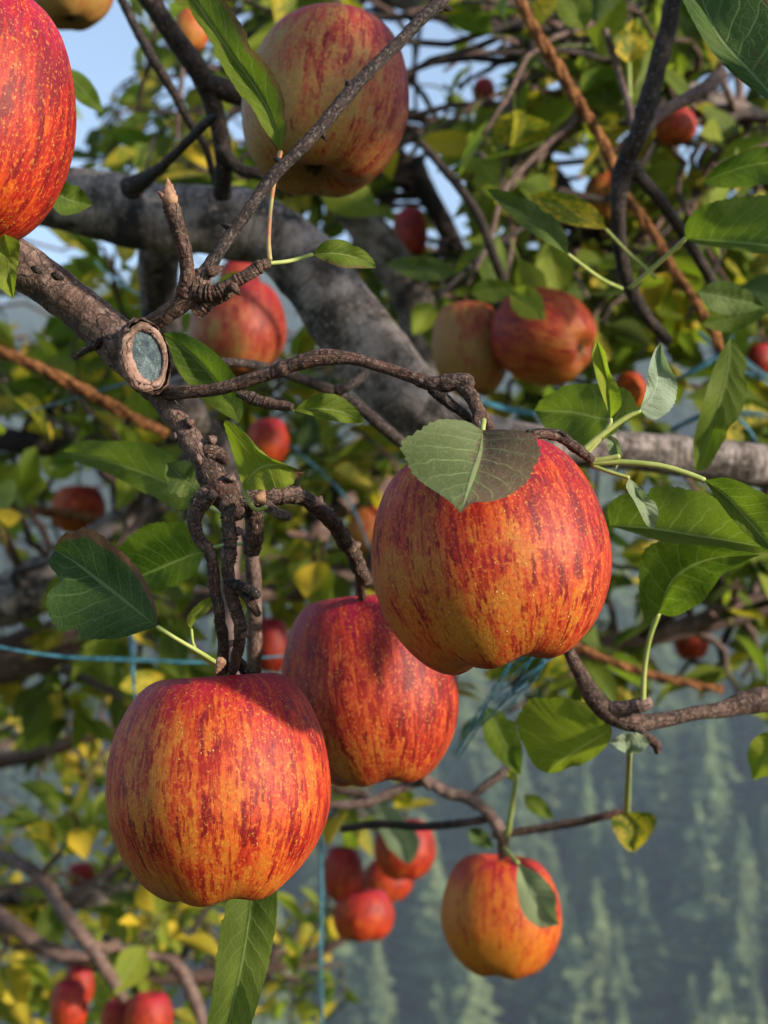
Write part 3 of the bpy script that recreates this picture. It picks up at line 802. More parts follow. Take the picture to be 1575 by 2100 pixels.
# the dark forked branch at the right
branch('twig', [(1390, -60, .78, 40), (1368, 60, .78, 44), (1340, 170, .78, 46), (1310, 270, .78, 44), (1278, 350, .79, 46), (1268, 430, .79, 36), (1272, 510, .80, 34), (1288, 580, .81, 34), (1320, 640, .82, 30), (1370, 700, .84, 26)], dk, T_R, 14, 0.12, knots=[(.35, .2, .3), (.5, .15, .3)])
branch('twig', [(1310, 285, .785, 34), (1340, 245, .80, 30), (1385, 215, .82, 30), (1440, 185, .84, 34), (1480, 150, .86, 30)], M['pink'], T_R, 12, 0.1)
branch('twig', [(1290, 340, .79, 34), (1345, 400, .82, 30), (1395, 470, .85, 28), (1450, 560, .9, 26), (1500, 660, .95, 26)], dk, T_R, 12, 0.1)
branch('twig', [(1240, 60, 1.0, 16), (1270, 150, 1.0, 16), (1295, 240, .95, 16), (1300, 310, .9, 16)], M['pink'], T_R, 8, 0.1)
# out-of-focus limbs further back
SK_R = [[(2500, 300, 2.3, 150), (1850, 190, 2.0, 150), (1600, 90, 1.8, 150), (1400, 45, 1.75, 130), (1200, 25, 1.75, 130), (1000, 10, 1.8, 120), (850, -25, 1.9, 100), (600, -90, 2.0, 80)],
        [(1900, 420, 1.9, 90), (1650, 310, 1.5, 80), (1500, 240, 1.45, 72), (1390, 190, 1.45, 60), (1250, 120, 1.5, 50), (1150, 60, 1.6, 50)],
        [(2450, 700, 2.2, 120), (1900, 660, 1.9, 90), (1600, 560, 1.7, 60), (1400, 500, 1.7, 50), (1200, 440, 1.75, 46), (1000, 330, 1.8, 40), (900, 250, 1.8, 36)],
        [(1080, 20, 1.7, 60), (1095, 150, 1.7, 50), (1100, 300, 1.7, 44), (1150, 380, 1.65, 36), (1220, 470, 1.6, 32), (1290, 560, 1.6, 26)],
        [(2300, 1150, 1.6, 90), (1850, 1180, 1.5, 70), (1600, 1230, 1.5, 56), (1400, 1290, 1.5, 44), (1200, 1330, 1.5, 34), (1050, 1400, 1.55, 26)],
        [(840, 330, 1.9, 50), (920, 480, 1.9, 40), (980, 600, 1.9, 36), (1100, 820, 1.9, 30)]]
SK_L = [[(-700, 900, 2.3, 150), (-250, 1200, 1.8, 130), (-40, 1235, 1.6, 118), (80, 1195, 1.55, 112), (200, 1120, 1.55, 90), (330, 1010, 1.6, 70), (420, 900, 1.7, 50), (560, 700, 1.8, 40)],
        [(-600, 1300, 2.1, 120), (-80, 1350, 1.75, 104), (80, 1330, 1.7, 98), (220, 1285, 1.7, 86), (400, 1240, 1.75, 60), (600, 1200, 1.8, 44), (800, 1180, 1.9, 30)],
        [(-500, 700, 2.3, 110), (-60, 880, 2.0, 60), (160, 920, 2.0, 50), (350, 960, 2.0, 40)],
        [(540, 1180, 1.7, 50), (620, 1210, 1.6, 40), (660, 1080, 1.6, 46), (780, 1000, 1.65, 40), (960, 960, 1.7, 40)]]
SK_B = [[(-900, 1750, 3.0, 94), (-300, 1840, 2.3, 62), (0, 1832, 2.0, 51), (110, 1838, 2.0, 48), (210, 1836, 2.05, 47), (330, 1800, 2.2, 31), (460, 1700, 2.4, 23)],
        [(-300, 1840, 2.3, 47), (-60, 1860, 1.7, 37), (20, 1895, 1.6, 34), (95, 1945, 1.6, 31), (170, 1965, 1.6, 28), (240, 1935, 1.65, 23)],
        [(-60, 1740, 1.75, 23), (40, 1770, 1.6, 27), (95, 1815, 1.55, 28), (135, 1875, 1.5, 30), (180, 1935, 1.5, 28), (225, 2000, 1.5, 27), (252, 2050, 1.52, 22)],
        [(180, 1935, 1.5, 19), (250, 1950, 1.55, 19), (310, 1960, 1.6, 19), (360, 1975, 1.6, 25), (395, 2040, 1.6, 28), (420, 2110, 1.6, 23)],
        [(-400, 1560, 2.9, 55), (0, 1560, 2.6, 34), (240, 1500, 2.5, 27), (480, 1560, 2.6, 23), (760, 1640, 2.6, 20)],
        [(-300, 1800, 2.7, 47), (200, 1980, 2.6, 31), (450, 2000, 2.6, 27), (640, 1960, 2.6, 19), (740, 1900, 2.6, 16)],
        [(130, 1370, 1.9, 16), (190, 1400, 1.75, 16), (240, 1425, 1.7, 16), (285, 1452, 1.7, 14), (330, 1500, 1.75, 12)]]
for sk, t, mats in ((SK_R, T_R, ['limb', 'limb', 'limb', 'dtwig', 'pink', 'dtwig']), (SK_L, T_L, ['limb', 'pink', 'dtwig', 'pink']), (SK_B, T_B, ['limb', 'pink', 'pink', 'pink', 'twig', 'twig', 'pink'])):
    for pts, m in zip(sk, mats):
        branch('limb', pts, M[m], t, 12, 0.12, dens=1.6)

# ------------------------------------------------------------------ apples
def apple_mesh(seed, lobes=0.045, waist=0.0):
    rng = random.Random(seed)
    prof = [(0.0, 0.56), (0.06, 0.57), (0.13, 0.62), (0.23, 0.72), (0.35, 0.80), (0.48, 0.835), (0.62, 0.795), (0.76, 0.67), (0.88, 0.47), (0.965, 0.22), (1.0, -0.05), (0.98, -0.29), (0.92 - waist * .4, -0.51), (0.825 - waist * .8, -0.69), (0.71 - waist, -0.82), (0.58 - waist, -0.90), (0.45 - waist * .5, -0.93), (0.33, -0.91), (0.22, -0.85), (0.12, -0.78), (0.05, -0.755), (0.0, -0.75)]
    c = catmull(np.array(prof), 64)
    na = 96
    p1, p2, p3 = rng.random() * 6.28, rng.random() * 6.28, rng.random() * 6.28
    V, F = [], []
    for i, (r, z) in enumerate(c):
        for j in range(na):
            a = 2 * math.pi * j / na
            low = max(0.0, min(1.0, (0.05 - z) / 0.9))
            k = 1 + 0.014 * math.cos(2 * a + p1) + 0.010 * math.cos(3 * a + p2) + (0.006 + lobes * .45 * low) * math.cos(5 * a + p3) * min(1, r * 2)
            dz = low * lobes * 1.1 * math.cos(5 * a + p3) * math.exp(-((r - 0.45) / 0.3) ** 2) * -1.0 + 0.03 * math.cos(a + p2) * (1 if abs(z) > .5 else abs(z) * 2) * min(1, r * 2)
            q = Vector((r * math.cos(a), r * math.sin(a), z))
            n_ = 0.016 * noise.noise(q * 1.7 + Vector((seed * 5.0, 0, 0))) + 0.004 * noise.noise(q * 5 + Vector((seed, 3, 0)))
            rr = max(r, 0.0) * k * (1 + n_)
            V.append((rr * math.cos(a), rr * math.sin(a), z + dz))
    n = len(c)
    for i in range(n - 1):
        for j in range(na):
            F.append((i * na + (j + 1) % na, i * na + j, (i + 1) * na + j, (i + 1) * na + (j + 1) % na))
    return mesh_from('apple', V, F, M['apple'])
AM = [apple_mesh(1, 0.026, 0.03), apple_mesh(2, 0.020, 0.065), apple_mesh(3, 0.022, 0.05), apple_mesh(4, 0.02)]
sv_, sf_, su_ = tube_geo(catmull(np.array([(0, 0, .55), (.01, 0, .75), (.03, .01, .95), (.06, .02, 1.12)]), 10), np.linspace(.035, .045, 10), 8, 0.15)
STEM = mesh_from('stem', sv_, sf_, M['stem'], su_)
cv, cf = [], []
for k in range(5):
    a = k * 1.2566
    b = len(cv)
    for (r, z, wd) in ((0.03, -0.75, .045), (0.08, -0.80, .05), (0.09, -0.85, .028), (0.05, -0.88, .004)):
        for s in (-1, 1):
            cv.append((r * math.cos(a) - s * wd * math.sin(a), r * math.sin(a) + s * wd * math.cos(a), z))
    for i in range(3): cf.append((b + 2 * i, b + 2 * i + 1, b + 2 * i + 3, b + 2 * i + 2))
CALYX = mesh_from('calyx', cv, cf, M['calyx'], smooth=False)
APX = []
def apple(px, py, d, wpx, hpx, label, var=0, roll=0, pitch=0, rz=0, blush=0.5, tone=0.6, group='apples hanging in the trees'):
    o = link('apple', AM[var], P(px, py, d))
    R = wpx * 0.5 * S(d) / 1.02
    o.scale = (R, R, R * hpx / wpx * 1.065)
    q = Quaternion((0, 1, 0), RAD(roll)) @ Quaternion((1, 0, 0), RAD(pitch)) @ Quaternion((0, 0, 1), RAD(rz))
    o.rotation_mode = 'QUATERNION'; o.rotation_quaternion = q
    tag(o, label, 'apple', group)
    o['blush'] = blush; o['tone'] = tone
    for nm, me in (('stem', STEM), ('calyx', CALYX)):
        c = bpy.data.objects.new(nm, me); COL.objects.link(c); c.parent = o
    APX.append((px, py, d, max(wpx, hpx) * 0.5))
    return o
apple(1006, 1128, .470, 494, 478, 'large streaked apple wearing a bronzed leaf on its top', 0, -9, -3, 15, .52, .75)
apple(452, 1597, .497, 468, 480, 'large orange-red streaked apple hanging below the knobbly spurs', 1, -2, -2, 40, .54, .85)
apple(757, 1404, .63, 372, 406, 'dark crimson-shouldered apple partly hidden behind two larger front apples', 2, -8, -3, -20, .62, .66)
apple(-88, 232, .47, 478, 545, 'bright red apple cut off by the edge above the sawn bough', 3, 6, 0, 30, .66, .95)
apple(668, 202, .67, 344, 366, 'dull pink and green apple crossed by a bare diagonal twig', 3, 8, -4, 10, .36, .0)
apple(487, 672, 1.17, 198, 204, 'pale pink-topped apple framed between thick grey limb and sawn bough', 1, 0, 0, 0, .50, .0)
apple(490, 572, 1.30, 84, 90, 'small pink apple showing just above the pale pink-topped one', 1, 0, 0, 0, .7, .3)
apple(964, 712, 1.17, 158, 200, 'shaded greenish apple, duller of the touching pair behind the limb', 2, -6, 0, 0, .22, .15)
apple(1110, 688, 1.13, 200, 212, 'red and orange apple with its eye facing right, brighter of touching pair', 0, -62, -28, 0, .55, .62)
apple(1027, 1870, .92, 248, 250, 'orange apple before the forest with grey-green leaf across its side', 2, 0, 2, 30, .34, .95)
apple(830, 1738, 1.62, 128, 124, 'orange-red apple behind a dark leaf, topmost of the small cluster', 0, 0, 0, 0, .70, .9, 'cluster of small apples')
apple(705, 1790, 1.66, 84, 116, 'narrow red apple at the left of the small cluster', 2, 0, 0, 0, .72, .8, 'cluster of small apples')
apple(795, 1803, 1.78, 104, 90, 'shaded orange apple wedged in the middle of the small cluster', 1, 0, 0, 0, .60, .9, 'cluster of small apples')
apple(745, 1873, 1.65, 128, 108, 'orange and pink apple lowest in the small cluster', 3, 0, 0, 0, .62, .95, 'cluster of small apples')
apple(142, 2062, 1.55, 78, 110, 'bright red-orange apple lower of the overlapping pair at bottom left', 2, 0, 0, 0, .62, .95, 'apples at the bottom left')
apple(163, 2018, 1.62, 62, 84, 'small red apple peeping above another at bottom left', 2, 0, 0, 20, .7, .8, 'apples at the bottom left')
apple(305, 2084, 1.56, 98, 104, 'orange-red apple right of a touching pair, cut by the lower edge', 1, 0, 0, 0, .62, .9, 'apples at the bottom left')
apple(247, 2092, 1.60, 84, 92, 'dull orange apple left of a touching pair, cut by the lower edge', 0, 0, 0, 0, .6, .6, 'apples at the bottom left')
apple(840, 478, 1.5, 74, 108, 'red apple in shade beside the blurred limb under the diagonal twig', 3, 0, 0, 0, .85, .5)
apple(992, 186, 2.0, 48, 54, 'tiny far pink apple among leaves right of the twig-crossed apple', 3, 0, 0, 0, 1.0, .5)
apple(556, 1320, 1.6, 74, 118, 'glossy red apple peeping out left of the crimson-shouldered apple', 2, 0, 0, 0, 1.0, .6)
apple(146, -25, .95, 172, 156, 'shaded brown-green apple hanging dark against the sky', 1, 0, 0, 0, .10, .1)
apple(392, 62, 1.1, 74, 90, 'shaded brownish apple tucked behind a dark twig near the sky gap', 1, 0, 0, 0, .25, .5)
apple(1386, 258, 1.25, 84, 78, 'half hidden orange-red apple below the pale forked branch', 1, 0, 0, 0, .65, .6)
apple(1560, 735, 1.6, 60, 64, 'pink apple at the very edge beside the blue twine tangle', 1, 0, 0, 0, 1.0, .5)
apple(160, 1042, 1.9, 112, 100, 'blurred orange and pink apple behind the big dull leaf at left', 1, 0, 0, 0, .45, .9)
apple(1418, 1304, 1.7, 74, 96, 'red apple behind the leaf stalk at right below the green leaves', 3, 0, 0, 0, .8, .8)
apple(165, 1793, 2.2, 60, 52, 'tiny red apple above the grey limb at lower left', 3, 0, 0, 0, .8, .6)
apple(1243, 405, 1.35, 96, 108, 'dull brownish-green apple in deep shade among upper right leaves', 1, 0, 0, 0, .25, .4)
apple(548, 905, 1.35, 88, 100, 'orange apple half hidden behind the upright bright leaf', 1, 0, 0, 0, .6, .9)
apple(752, 1085, 1.5, 78, 100, 'dull brown apple hiding left of the leaf-topped apple', 1, 0, 0, 0, .2, .6)
apple(1290, 800, 1.6, 70, 76, 'yellow-orange apple behind the two slender curled leaves', 1, 0, 0, 0, .3, 1.0)

# ------------------------------------------------------------------ leaves one can point at (parts of the front tree)
def dd(d, e=0.01): return (d, d + e)
leaf([(575, 312), (560, 250), (520, 175), (455, 85), (372, -40)], [(535, 255), (480, 175), (430, 90), (385, 10)], [(588, 270), (585, 215), (565, 160), (530, 110), (480, 30), (420, -50)], (.53, .56), 'green', T, .006, [(553, 532, .478, 11), (551, 490, .485, 9), (556, 420, .50, 8), (564, 365, .515, 9), (575, 312, .53, 10)], label='long folded leaf hanging in front of the shaded apple', brown=.8, brownside=1, petmat='petred')
leaf([(640, 522), (690, 520), (735, 530), (772, 550)], [(665, 496), (700, 492), (722, 502), (745, 512), (765, 532)], [(665, 535), (700, 547), (740, 550)], dd(.49), 'green', T, .003, [(552, 540, .478, 9), (595, 535, .482, 9), (640, 522, .49, 8)], brown=.6)
leaf([(492, 868), (455, 800), (400, 735), (335, 684)], [(430, 830), (380, 780), (345, 720)], [(498, 835), (480, 770), (430, 715), (370, 682)], (.54, .57), 'green', T, .004)
leaf([(602, 842), (650, 838), (700, 845), (748, 866)], [(640, 812), (690, 810), (730, 838)], [(640, 852), (690, 864), (725, 868)], dd(.485), 'green', T, .003, [(560, 822, .478, 7), (602, 842, .485, 7)])
leaf([(500, 1005), (515, 975), (548, 955), (590, 955), (625, 968)], [(478, 930), (462, 866), (500, 885), (530, 925), (570, 945)], [(530, 1004), (570, 1003), (605, 990)], (.468, .462), 'light', T, (.004, .006), [(545, 1040, .475, 9), (525, 1045, .470, 10), (512, 1030, .468, 10), (500, 1005, .468, 9)], label='upright bright folded leaf with a browned tip', browntip=1.0)
leaf([(322, 1285), (265, 1238), (205, 1190), (150, 1150), (112, 1128)], [(240, 1308), (160, 1306), (110, 1280), (97, 1222), (122, 1190), (100, 1155)], [(318, 1240), (285, 1170), (240, 1125), (185, 1086), (140, 1090), (115, 1115)], (.462, .492), 'dark', T, (.002, .006), [(448, 1362, .474, 10), (410, 1338, .468, 10), (365, 1312, .464, 9), (322, 1285, .462, 10)], label='dark serrated leaf with a rolled brown edge, beside the spurs', brown=1.0, brownside=1)
leaf([(422, 1128), (370, 1148), (318, 1170), (262, 1192)], [(395, 1180), (340, 1208), (300, 1205)], [(415, 1095), (380, 1072), (310, 1075), (262, 1105), (245, 1135)], (.55, .585), 'green', T, .004, [(500, 1115, .51, 8), (460, 1118, .53, 8), (422, 1128, .55, 8)])
leaf([(408, 1028), (330, 985), (250, 955), (175, 935), (128, 925)], [(370, 1045), (300, 1012), (220, 970), (150, 945)], [(398, 985), (350, 935), (300, 910), (230, 905), (165, 905)], (.63, .70), 'green', T, .005, [(470, 1060, .60, 8), (408, 1028, .63, 8)], label='broad dull green leaf half hidden behind the spurs')
qleaf((408, 1008), (340, 950), 78, .56, 'dark', T, .003, petiole=[(440, 1030, .54, 7), (408, 1008, .56, 7)])
leaf([(392, 1290), (395, 1270), (415, 1248), (436, 1222)], [(385, 1280), (385, 1262), (410, 1235)], [(400, 1275), (425, 1255), (434, 1240)], dd(.47), 'light', T, .002, [(444, 1362, .474, 8), (420, 1352, .472, 8), (398, 1325, .47, 7), (392, 1290, .47, 7)])
leaf([(990, 882), (985, 925), (970, 975), (958, 1010), (945, 1053)], [(955, 864), (905, 862), (868, 880), (832, 910), (838, 950), (862, 985), (900, 1012), (930, 1035)], [(1030, 881), (1080, 888), (1102, 920), (1095, 955), (1065, 1000), (1015, 1026), (975, 1030), (955, 1042)], (.445, .398), 'bronze', T, (-.004, .0), [(992, 862, .452, 12), (990, 882, .445, 10)], label='round leaf greyed and bronzed on one half, draped over the front apple', serr=1.5, wave=.6, bites=0)
# sprig right of the front apple
SP = branch('spur', [(1060, 905, .460, 20), (1110, 890, .466, 22), (1150, 897, .473, 26), (1190, 925, .477, 25), (1215, 945, .478, 22)], tw, T, 12, 0.16, 0.15)
branch('spur', [(1080, 886, .464, 12), (1115, 882, .466, 10), (1150, 886, .470, 10), (1165, 902, .474, 12)], dk, T, 10, 0.1)
branch('spur', [(1010, 890, .462, 20), (1040, 900, .458, 20), (1075, 905, .455, 18)], tw, T, 10, 0.15)
leaf([(1445, 985), (1490, 1020), (1540, 1075), (1590, 1130)], [(1490, 980), (1540, 1000), (1600, 1040)], [(1475, 1030), (1515, 1080), (1560, 1120)], (.472, .448), 'green', T, (.006, .003), [(1212, 950, .478, 12), (1280, 948, .476, 13), (1350, 955, .474, 13), (1400, 968, .473, 13), (1445, 985, .472, 13)], nv=70)
leaf([(1250, 1078), (1340, 1085), (1430, 1100), (1510, 1112), (1590, 1125)], [(1290, 1090), (1370, 1112), (1470, 1120), (1540, 1135)], [(1252, 1030), (1330, 1002), (1440, 1010), (1520, 1060), (1570, 1100)], (.562, .510), 'green', T, .004, label='broad flat leaf behind the right side of front apple')
leaf([(1350, 1258), (1375, 1195), (1420, 1160), (1480, 1142), (1560, 1138)], [(1325, 1278), (1312, 1200), (1325, 1125), (1400, 1108), (1500, 1125)], [(1385, 1262), (1440, 1232), (1480, 1180), (1530, 1150)], (.585, .548), 'green', T, .005, [(1318, 1442, .592, 13), (1322, 1370, .59, 11), (1332, 1310, .587, 11), (1350, 1258, .585, 12)], label='drooping leaf on a long pale stalk rising from the right twig')
leaf([(1280, 868), (1230, 858), (1170, 845), (1095, 842)], [(1250, 895), (1190, 915), (1130, 890)], [(1308, 845), (1280, 798), (1200, 788), (1125, 802)], (.590, .632), 'green', T, .004, label='round green leaf behind the pale curled sprig')
leaf([(1252, 858), (1245, 810), (1240, 760), (1224, 698)], [(1240, 825), (1222, 770), (1215, 725)], [(1274, 830), (1268, 795), (1250, 760), (1240, 720)], (.478, .48), 'light', T, (.004, .005), [(1205, 928, .478, 10), (1230, 900, .478, 10), (1250, 872, .478, 10), (1252, 858, .478, 9)], bow=.004)
leaf([(1312, 842), (1340, 810), (1350, 770), (1356, 702)], [(1325, 800), (1330, 760), (1342, 720)], [(1340, 860), (1378, 835), (1388, 790), (1372, 750), (1360, 720)], (.478, .482), 'silver', T, (.006, .002), [(1198, 922, .478, 14), (1230, 895, .478, 13), (1275, 862, .478, 12), (1312, 842, .478, 10)], label='pale grey-green leaf curling upward on a straight stalk', serr=1.5)
leaf([(1290, 980), (1305, 1010), (1320, 1035), (1342, 1086)], [(1285, 1000), (1305, 1035), (1325, 1075)], [(1312, 1000), (1345, 1035), (1348, 1065)], (.474, .474), 'silver', T, (.003, .001), [(1215, 955, .478, 9), (1250, 968, .476, 9), (1290, 980, .474, 9)], serr=1.8)
leaf([(1250, 890), (1262, 912), (1266, 935), (1262, 965)], [(1244, 905), (1250, 935), (1256, 955)], [(1268, 905), (1275, 935), (1268, 955)], dd(.476), 'silver', T, .001, [(1213, 946, .478, 14), (1240, 942, .477, 13), (1270, 936, .476, 12)])
leaf([(1500, 690), (1490, 770), (1460, 870), (1425, 965)], [(1470, 740), (1442, 830), (1422, 910)], [(1532, 750), (1522, 840), (1480, 910), (1450, 960)], (.62, .63), 'green', T, .005, label='long leaf hanging straight down across the limb at right', bow=.004)
leaf([(1405, 490), (1460, 494), (1530, 500), (1620, 510)], [(1430, 500), (1500, 512), (1560, 520)], [(1408, 455), (1445, 422), (1530, 405), (1620, 410)], (.65, .61), 'green', T_R, .004, [(1290, 592, .67, 9), (1350, 540, .66, 9), (1405, 490, .65, 9)])
leaf([(1440, 375), (1500, 350), (1560, 335), (1640, 330)], [(1480, 385), (1540, 380), (1600, 370)], [(1470, 340), (1530, 310), (1600, 295)], (.68, .64), 'green', T_R, .003)
qleaf((1430, 598), (1568, 628), 66, (.68, .69), 'dark', T_R, .003)
qleaf((1440, 665), (1575, 640), 50, (.75, .76), 'green', T_R, .003)
leaf([(1165, 522), (1120, 475), (1060, 430), (998, 388)], [(1110, 490), (1060, 455), (1020, 415)], [(1160, 480), (1120, 430), (1060, 400), (1020, 388)], (.66, .68), 'dark', T_R, .004, [(1275, 592, .70, 8), (1230, 570, .68, 8), (1165, 522, .66, 8)], label='narrow dark leaf on a long stalk above the touching apples')
leaf([(1242, 470), (1190, 440), (1140, 420), (1085, 402)], [(1190, 465), (1140, 450), (1100, 425)], [(1230, 435), (1180, 402), (1120, 392)], (.72, .73), 'mottled', T_R, .003, [(1345, 570, .76, 7), (1290, 520, .74, 7), (1242, 470, .72, 7)], label='yellow-mottled leaf beside the narrow dark leaf')
leaf([(1620, 235), (1540, 150), (1470, 70), (1425, -40)], [(1560, 195), (1500, 148), (1440, 75), (1390, -30)], [(1680, 150), (1640, 40), (1560, -30), (1500, -60)], (.40, .43), 'dark', T_R, (.001, .004), label='large dark veined leaf in the top right corner', brown=.8, brownside=1)
leaf([(1255, 1495), (1215, 1520), (1165, 1552), (1122, 1586)], [(1235, 1460), (1200, 1440), (1140, 1432), (1085, 1440), (1062, 1480), (1078, 1535), (1098, 1572)], [(1250, 1520), (1215, 1555), (1160, 1580)], (.605, .640), 'light', T_R, (.0, .006), label='broad backlit leaf under the lower right twig')
qleaf((1332, 1525), (1250, 1522), 44, (.59, .59), 'silver', T_R, .002)
leaf([(1285, 1664), (1305, 1695), (1302, 1720), (1300, 1748)], [(1255, 1680), (1265, 1715), (1285, 1742)], [(1335, 1668), (1345, 1690), (1325, 1725)], (.87, .875), 'mottled', T, (.006, .008), [(1291, 1540, .60, 12), (1288, 1600, .74, 13), (1285, 1664, .87, 14)])
leaf([(518, 1800), (512, 1870), (498, 1960), (480, 2050), (462, 2140)], [(470, 1845), (452, 1910), (440, 2010), (426, 2120)], [(562, 1812), (565, 1890), (552, 1970), (528, 2060), (500, 2130)], (.53, .52), 'green', T, (.002, .005), label='long leaf hanging below the orange-red front apple', bow=.003)
leaf([(8, 480), (15, 525), (20, 570), (27, 612)], [(-20, 510), (-15, 570), (10, 600)], [(38, 495), (38, 530), (32, 580)], dd(.455), 'light', T, .003)
qleaf((100, 385), (190, 420), 66, (.60, .61), 'green', T, .003, bend=-.08)
qleaf((130, 140), (212, 232), 46, (.8, .82), 'green', T, .002)
leaf([(1062, 1770), (1085, 1820), (1110, 1860), (1146, 1897)], [(1060, 1815), (1072, 1870), (1108, 1902)], [(1108, 1795), (1138, 1835), (1140, 1872)], (.855, .86), 'silver', T, (.001, .006), [(1035, 1740, .90, 9), (1048, 1755, .87, 9), (1062, 1770, .855, 9)], label='grey-green leaf lying across the orange apple', nv=50)
leaf([(772, 1638), (795, 1680), (825, 1730), (842, 1772)], [(770, 1680), (795, 1735), (820, 1765)], [(812, 1660), (855, 1710), (858, 1745)], (1.52, 1.53), 'silver', T_B, (.002, .01), nv=40)
qleaf((1050, 592), (1118, 655), 62, (1.02, 1.0), 'light', T_R, .004)
qleaf((965, 600), (1060, 590), 50, (1.05, 1.05), 'green', T_R, .004)
qleaf((935, 560), (790, 540), 50, (.95, .97), 'dark', T_R, .004)
qleaf((1000, 1450), (1068, 1590), 66, (.82, .84), 'green', T, .004, petiole=[(1040, 1715, .88, 12), (1052, 1640, .86, 11), (1060, 1580, .84, 10)])
qleaf((1048, 1600), (1052, 1575), 20, (.86, .86), 'light', T, .002)
qleaf((1600, 1500), (1545, 1600), 80, (.7, .72), 'light', T_R, .004)
qleaf((1075, 1630), (1135, 1680), 34, (1.0, 1.02), 'green', T, .003)
qleaf((960, 1700), (1012, 1740), 34, (1.1, 1.1), 'dark', T, .003)
qleaf((245, 1410), (340, 1385), 44, (1.3, 1.35), 'mottled', T_L, .006)
qleaf((855, 290), (1010, 300), 52, (1.3, 1.35), 'yellow', T_R, .006)
qleaf((1290, 130), (1300, 40), 70, (1.0, 1.0), 'mottled', T_R, .006, petiole=[(1292, 200, .98, 8), (1290, 130, 1.0, 8)])
qleaf((1200, 60), (1150, -40), 70, (.9, .9), 'green', T_R, .005)
qleaf((1195, 150), (1290, 230), 100, (1.15, 1.2), 'green', T_R, .006)
qleaf((500, 560), (430, 600), 30, (.9, .9), 'light', T, .003)

# ------------------------------------------------------------------ background foliage on the three trees behind
def bg_leaf_geo(kind):
    rng = random.Random(kind * 7 + 1)
    wd = (0.27, 0.30, 0.22, 0.29, 0.25)[kind]
    foldk = (0.15, 0.45, 0.7, 0.25, 0.9)[kind]
    curl = (0.15, -0.25, 0.4, 0.55, -0.1)[kind]
    twist = (0.1, 0.3, -0.5, 0.2, 0.8)[kind]
    prof = [0.02, 0.72, 1.0, 0.88, 0.52, 0.02]
    V, UV, F = [], [], []
    for i, pw in enumerate(prof):
        t = i / 5
        ca, sa = math.cos(twist * t), math.sin(twist * t)
        yy = math.sin(curl * t) / curl if abs(curl) > .01 else t
        zz = -(1 - math.cos(curl * t)) / curl if abs(curl) > .01 else 0
        for q in range(-2, 3):
            a = q / 2
            x = a * wd * pw * (1 + rng.uniform(-.05, .05)); z = abs(a) ** 1.4 * wd * pw * foldk
            V.append((x * ca - z * sa, yy, zz + x * sa + z * ca)); UV.append((a * .5 + .5, t))
    for i in range(5):
        for q in range(4): F.append((i * 5 + q, i * 5 + q + 1, (i + 1) * 5 + q + 1, (i + 1) * 5 + q))
    b = len(V)
    for (y, z, r) in ((-0.45, 0.10, .018), (0.02, 0.0, .013)):
        for k in range(3):
            V.append((r * math.cos(k * 2.09), y, z + r * math.sin(k * 2.09))); UV.append((.5, .5))
    for k in range(3): F.append((b + k, b + (k + 1) % 3, b + 3 + (k + 1) % 3, b + 3 + k))
    return V, F, UV
BGEO = [bg_leaf_geo(k) for k in range(5)]
BMESH = {}
def bg_mesh(k, m):
    if (k, m) not in BMESH: BMESH[(k, m)] = mesh_from('leaf', BGEO[k][0], BGEO[k][1], M[m], BGEO[k][2])
    return BMESH[(k, m)]

def project(p):
    v = p - CAM
    d = v.dot(FWD)
    if d < 0.05: return None
    return 787.5 + v.dot(RIGHT) / S(d), 1050 - v.dot(UP) / S(d), d

SKY_GAPS = [(200, 120, 72, 92), (345, 195, 16, 40), (395, 150, 10, 30), (500, 255, 22, 45), (880, 80, 44, 55), (872, 215, 26, 50), (1010, 65, 16, 16), (1180, 110, 13, 14), (1030, 160, 15, 15), (970, 130, 11, 11), (1145, 180, 14, 14), (1172, 335, 24, 18), (1205, 392, 13, 18), (1285, 285, 10, 14), (1055, 360, 12, 12), (1030, 475, 12, 12), (1385, 480, 14, 22), (1490, 380, 11, 11), (940, 480, 14, 26), (1180, 470, 15, 9), (845, 350, 42, 42), (905, 390, 40, 45), (800, 40, 40, 30), (1480, 190, 40, 30), (1410, 320, 22, 40), (60, 640, 40, 30), (480, 60, 14, 40)]
def blocked(p, margin):
    q = project(p)
    if q is None: return True
    px, py, d = q
    if d < 0.93: return True
    m = margin / S(d)
    for (cx, cy, rx, ry) in SKY_GAPS:
        if ((px - cx) / (rx + m * .45)) ** 2 + ((py - cy) / (ry + m * .45)) ** 2 < 1: return True
    for (ax, ay, ad, ar) in APX:
        if d < ad + .03 and math.hypot(px - ax, py - ay) < ar * .8 + m * .8: return True
    if py > 1555 - m and px > 915 - m * .4 and px < 1700: return True
    if py > 1480 - m and 1330 < px < 1500: return True
    if py > 1740 and px > 660 - m * .3 + max(0, (1900 - py) * .3): return d < 2.2 or px > 770
    return False

